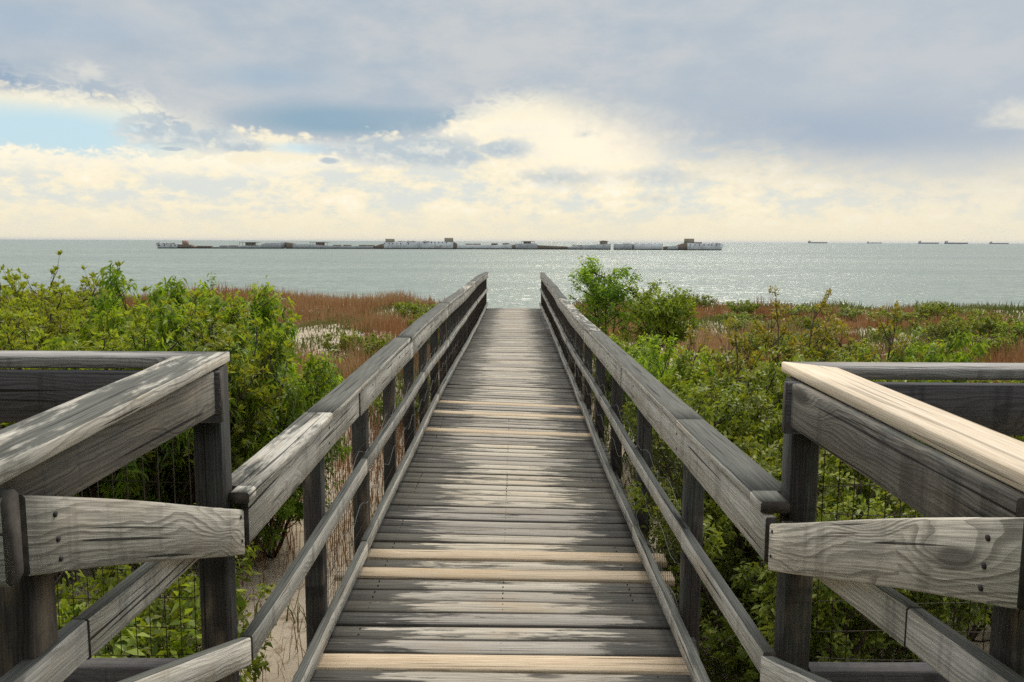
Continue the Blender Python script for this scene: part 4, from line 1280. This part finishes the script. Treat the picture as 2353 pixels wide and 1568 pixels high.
# --- low shrubs scattered over the dune on both sides
low = [make_plant('dune_shrub', 'x', 'shrub', 'low shrubs scattered over the dunes', 'leaf_deep', seed=s_, H=0.7, rad=0.65, stems=9, br=6, tw=5, lpc=7, L=0.07, Wd=0.03, droop=0.1, tilt=1.0, up=0.6, low=0.1, lean=1.0, perch=2, thick=0.012) for s_ in (71, 72)]
rng = np.random.default_rng(8)
for k in range(46):
    right = k < 32
    Y = float(rng.uniform(12, 35))
    x = float(rng.uniform(2.5 + Y * 0.08, Y * 0.62 + 4)) if right else -float(rng.uniform(1.8, Y * 0.5))
    lab = 'low green shrub on the dune right of the boardwalk' if right else 'low green shrub in the brown dune grass left of the boardwalk'
    place(low[k % 2], x, Y, float(rng.uniform(0.7, 1.5)) * (1.0 if right else 0.85), lab)
for k in range(14):
    Y = float(rng.uniform(22, 34))
    x = float(rng.uniform(Y * 0.22, Y * 0.68))
    place(low[k % 2], x, Y, float(rng.uniform(0.9, 1.5)), 'low green shrub on the dune right of the boardwalk', sz=0.62)
for px, Y in ((985, 29), (1010, 27), (955, 31), (690, 12), (650, 13.5), (720, 14.5), (800, 22)):
    place(low[0], min(at(px, Y), -1.6), Y, 1.1, 'low green shrub in the brown dune grass left of the boardwalk')


def vnoise(x, y, s, seed):
    """Smooth value noise in numpy."""
    r = np.random.default_rng(seed).uniform(0, 1, (64, 64))
    u, v = x * s + 100.3, y * s + 100.7
    i, j = np.floor(u).astype(int), np.floor(v).astype(int)
    fu, fv = u - i, v - j
    fu, fv = fu * fu * (3 - 2 * fu), fv * fv * (3 - 2 * fv)
    g_ = lambda a, b: r[a % 64, b % 64]
    return (g_(i, j) * (1 - fu) + g_(i + 1, j) * fu) * (1 - fv) + (g_(i, j + 1) * (1 - fu) + g_(i + 1, j + 1) * fu) * fv


def scatter(n, y0, y1, seed, keep):
    rng = np.random.default_rng(seed)
    y = y0 + (y1 - y0) * rng.uniform(0, 1, n) ** 0.8
    x = rng.uniform(-1, 1, n) * (y * 0.72 + 3)
    k = keep(x, y, rng) & ~((x > -1.12) & (x < 1.02) & (y < 28.8)) & ~((np.abs(x) < 1.5) & (y > 26))
    return x[k], y[k], rng


def blades(name, label, x, y, rng, h0, h1, w0, mat, bend=0.35, clump=0.0, wob=None):
    n = len(x)
    h = rng.uniform(h0, h1, n) * (0.35 + 0.9 * vnoise(x, y, 0.45, 3) + 0.45 * (vnoise(x, y, 1.6, 4) > 0.62))
    w = (w0 + 0.0006 * y) * rng.uniform(0.7, 1.3, n)
    az = rng.uniform(0, 2 * math.pi, n)
    z = ground_z(x, y) - 0.03
    bx, by = np.cos(az) * h * bend * rng.uniform(0, 1, n), np.sin(az) * h * bend * rng.uniform(0, 1, n)
    ta = rng.uniform(0, math.pi, n)
    sx, sy = np.cos(ta) * w / 2, np.sin(ta) * w / 2
    b = np.stack([x, y, z], 1)
    m_ = b + np.stack([bx * 0.35, by * 0.35, h * 0.6], 1)
    t = b + np.stack([bx, by, h], 1)
    s = np.stack([sx, sy, np.zeros(n)], 1)
    v = np.stack([b - s, b + s, m_ + s * 0.8, m_ - s * 0.8, t], 1).reshape(-1, 3)
    i = np.arange(n)[:, None] * 5
    f = np.concatenate([i + [0, 1, 2, 3], i + [3, 2, 4]], 1).ravel()
    rn = np.clip(vnoise(x, y, 0.35, 17) * 0.55 + rng.uniform(0, 0.45, n), 0, 1)
    o = mesh_np(name, v, f, np.tile([4, 3], n), mat, None, {'rnd': ('FLOAT', np.repeat(rn, 5))})
    return tag(o, label, 'grass', None, 'stuff')

bare = lambda x, y: (((x + 6.4) / 0.8) ** 2 + ((y - 25.2) / 0.3) ** 2 < 1) | (((x + 9) / 2.4) ** 2 + ((y - 32.5) / 0.35) ** 2 < 1) | (((x - 12.5) / 1.6) ** 2 + ((y - 24) / 1.2) ** 2 < 1)
greeny = lambda x, y: vnoise(x, y, 0.22, 5) + 0.35 * (vnoise(x, y, 0.7, 6) - 0.5) + np.clip(x / 60, -0.1, 0.25)
x, y, rng = scatter(190000, 7.0, 39.0, 21, lambda x, y, r: (greeny(x, y) < 0.60) & ~bare(x, y) & (r.uniform(0, 1, len(x)) < np.clip((y - 5) / 6, 0.1, 1)))
blades('dune_grass', 'rust brown dune grass between the thickets and the shore', x, y, rng, 0.25, 0.62, 0.006, M['grass_rust'])
x, y, rng = scatter(110000, 6.0, 39.0, 22, lambda x, y, r: (greeny(x, y) > 0.53) & ~bare(x, y))
blades('ground_cover', 'low green ground cover in patches over the dunes', x, y, rng, 0.10, 0.36, 0.016, M['grass_green'], 0.8)
x, y, rng = scatter(22000, 3.2, 20.0, 23, lambda x, y, r: (np.abs(x) < 3.4) & (r.uniform(0, 1, len(x)) < 0.55))
blades('straw_grass', 'dry straw grass on the sand along the boardwalk', x, y, rng, 0.12, 0.45, 0.004, M['grass_straw'], 0.6)

# ------------------------------------------------------------------ sea haze (thin, even): far ships fade in it
hm = bpy.data.materials.new('sea_haze')
hm.use_nodes = True
g = G(hm.node_tree)
pv = g.n('ShaderNodeVolumePrincipled', {'Color': (0.86, 0.90, 1.0), 'Density': 2.0e-5, 'Anisotropy': 0.2})
g.n('ShaderNodeOutputMaterial', {'Volume': pv.outputs['Volume']})
m = MB()
m.box(-45000, 45000, -3000, 45000, -10.0, 60.0)
hz = m.build('haze', hm)
tag(hz, 'thin pale sea haze', 'haze', None, 'stuff')
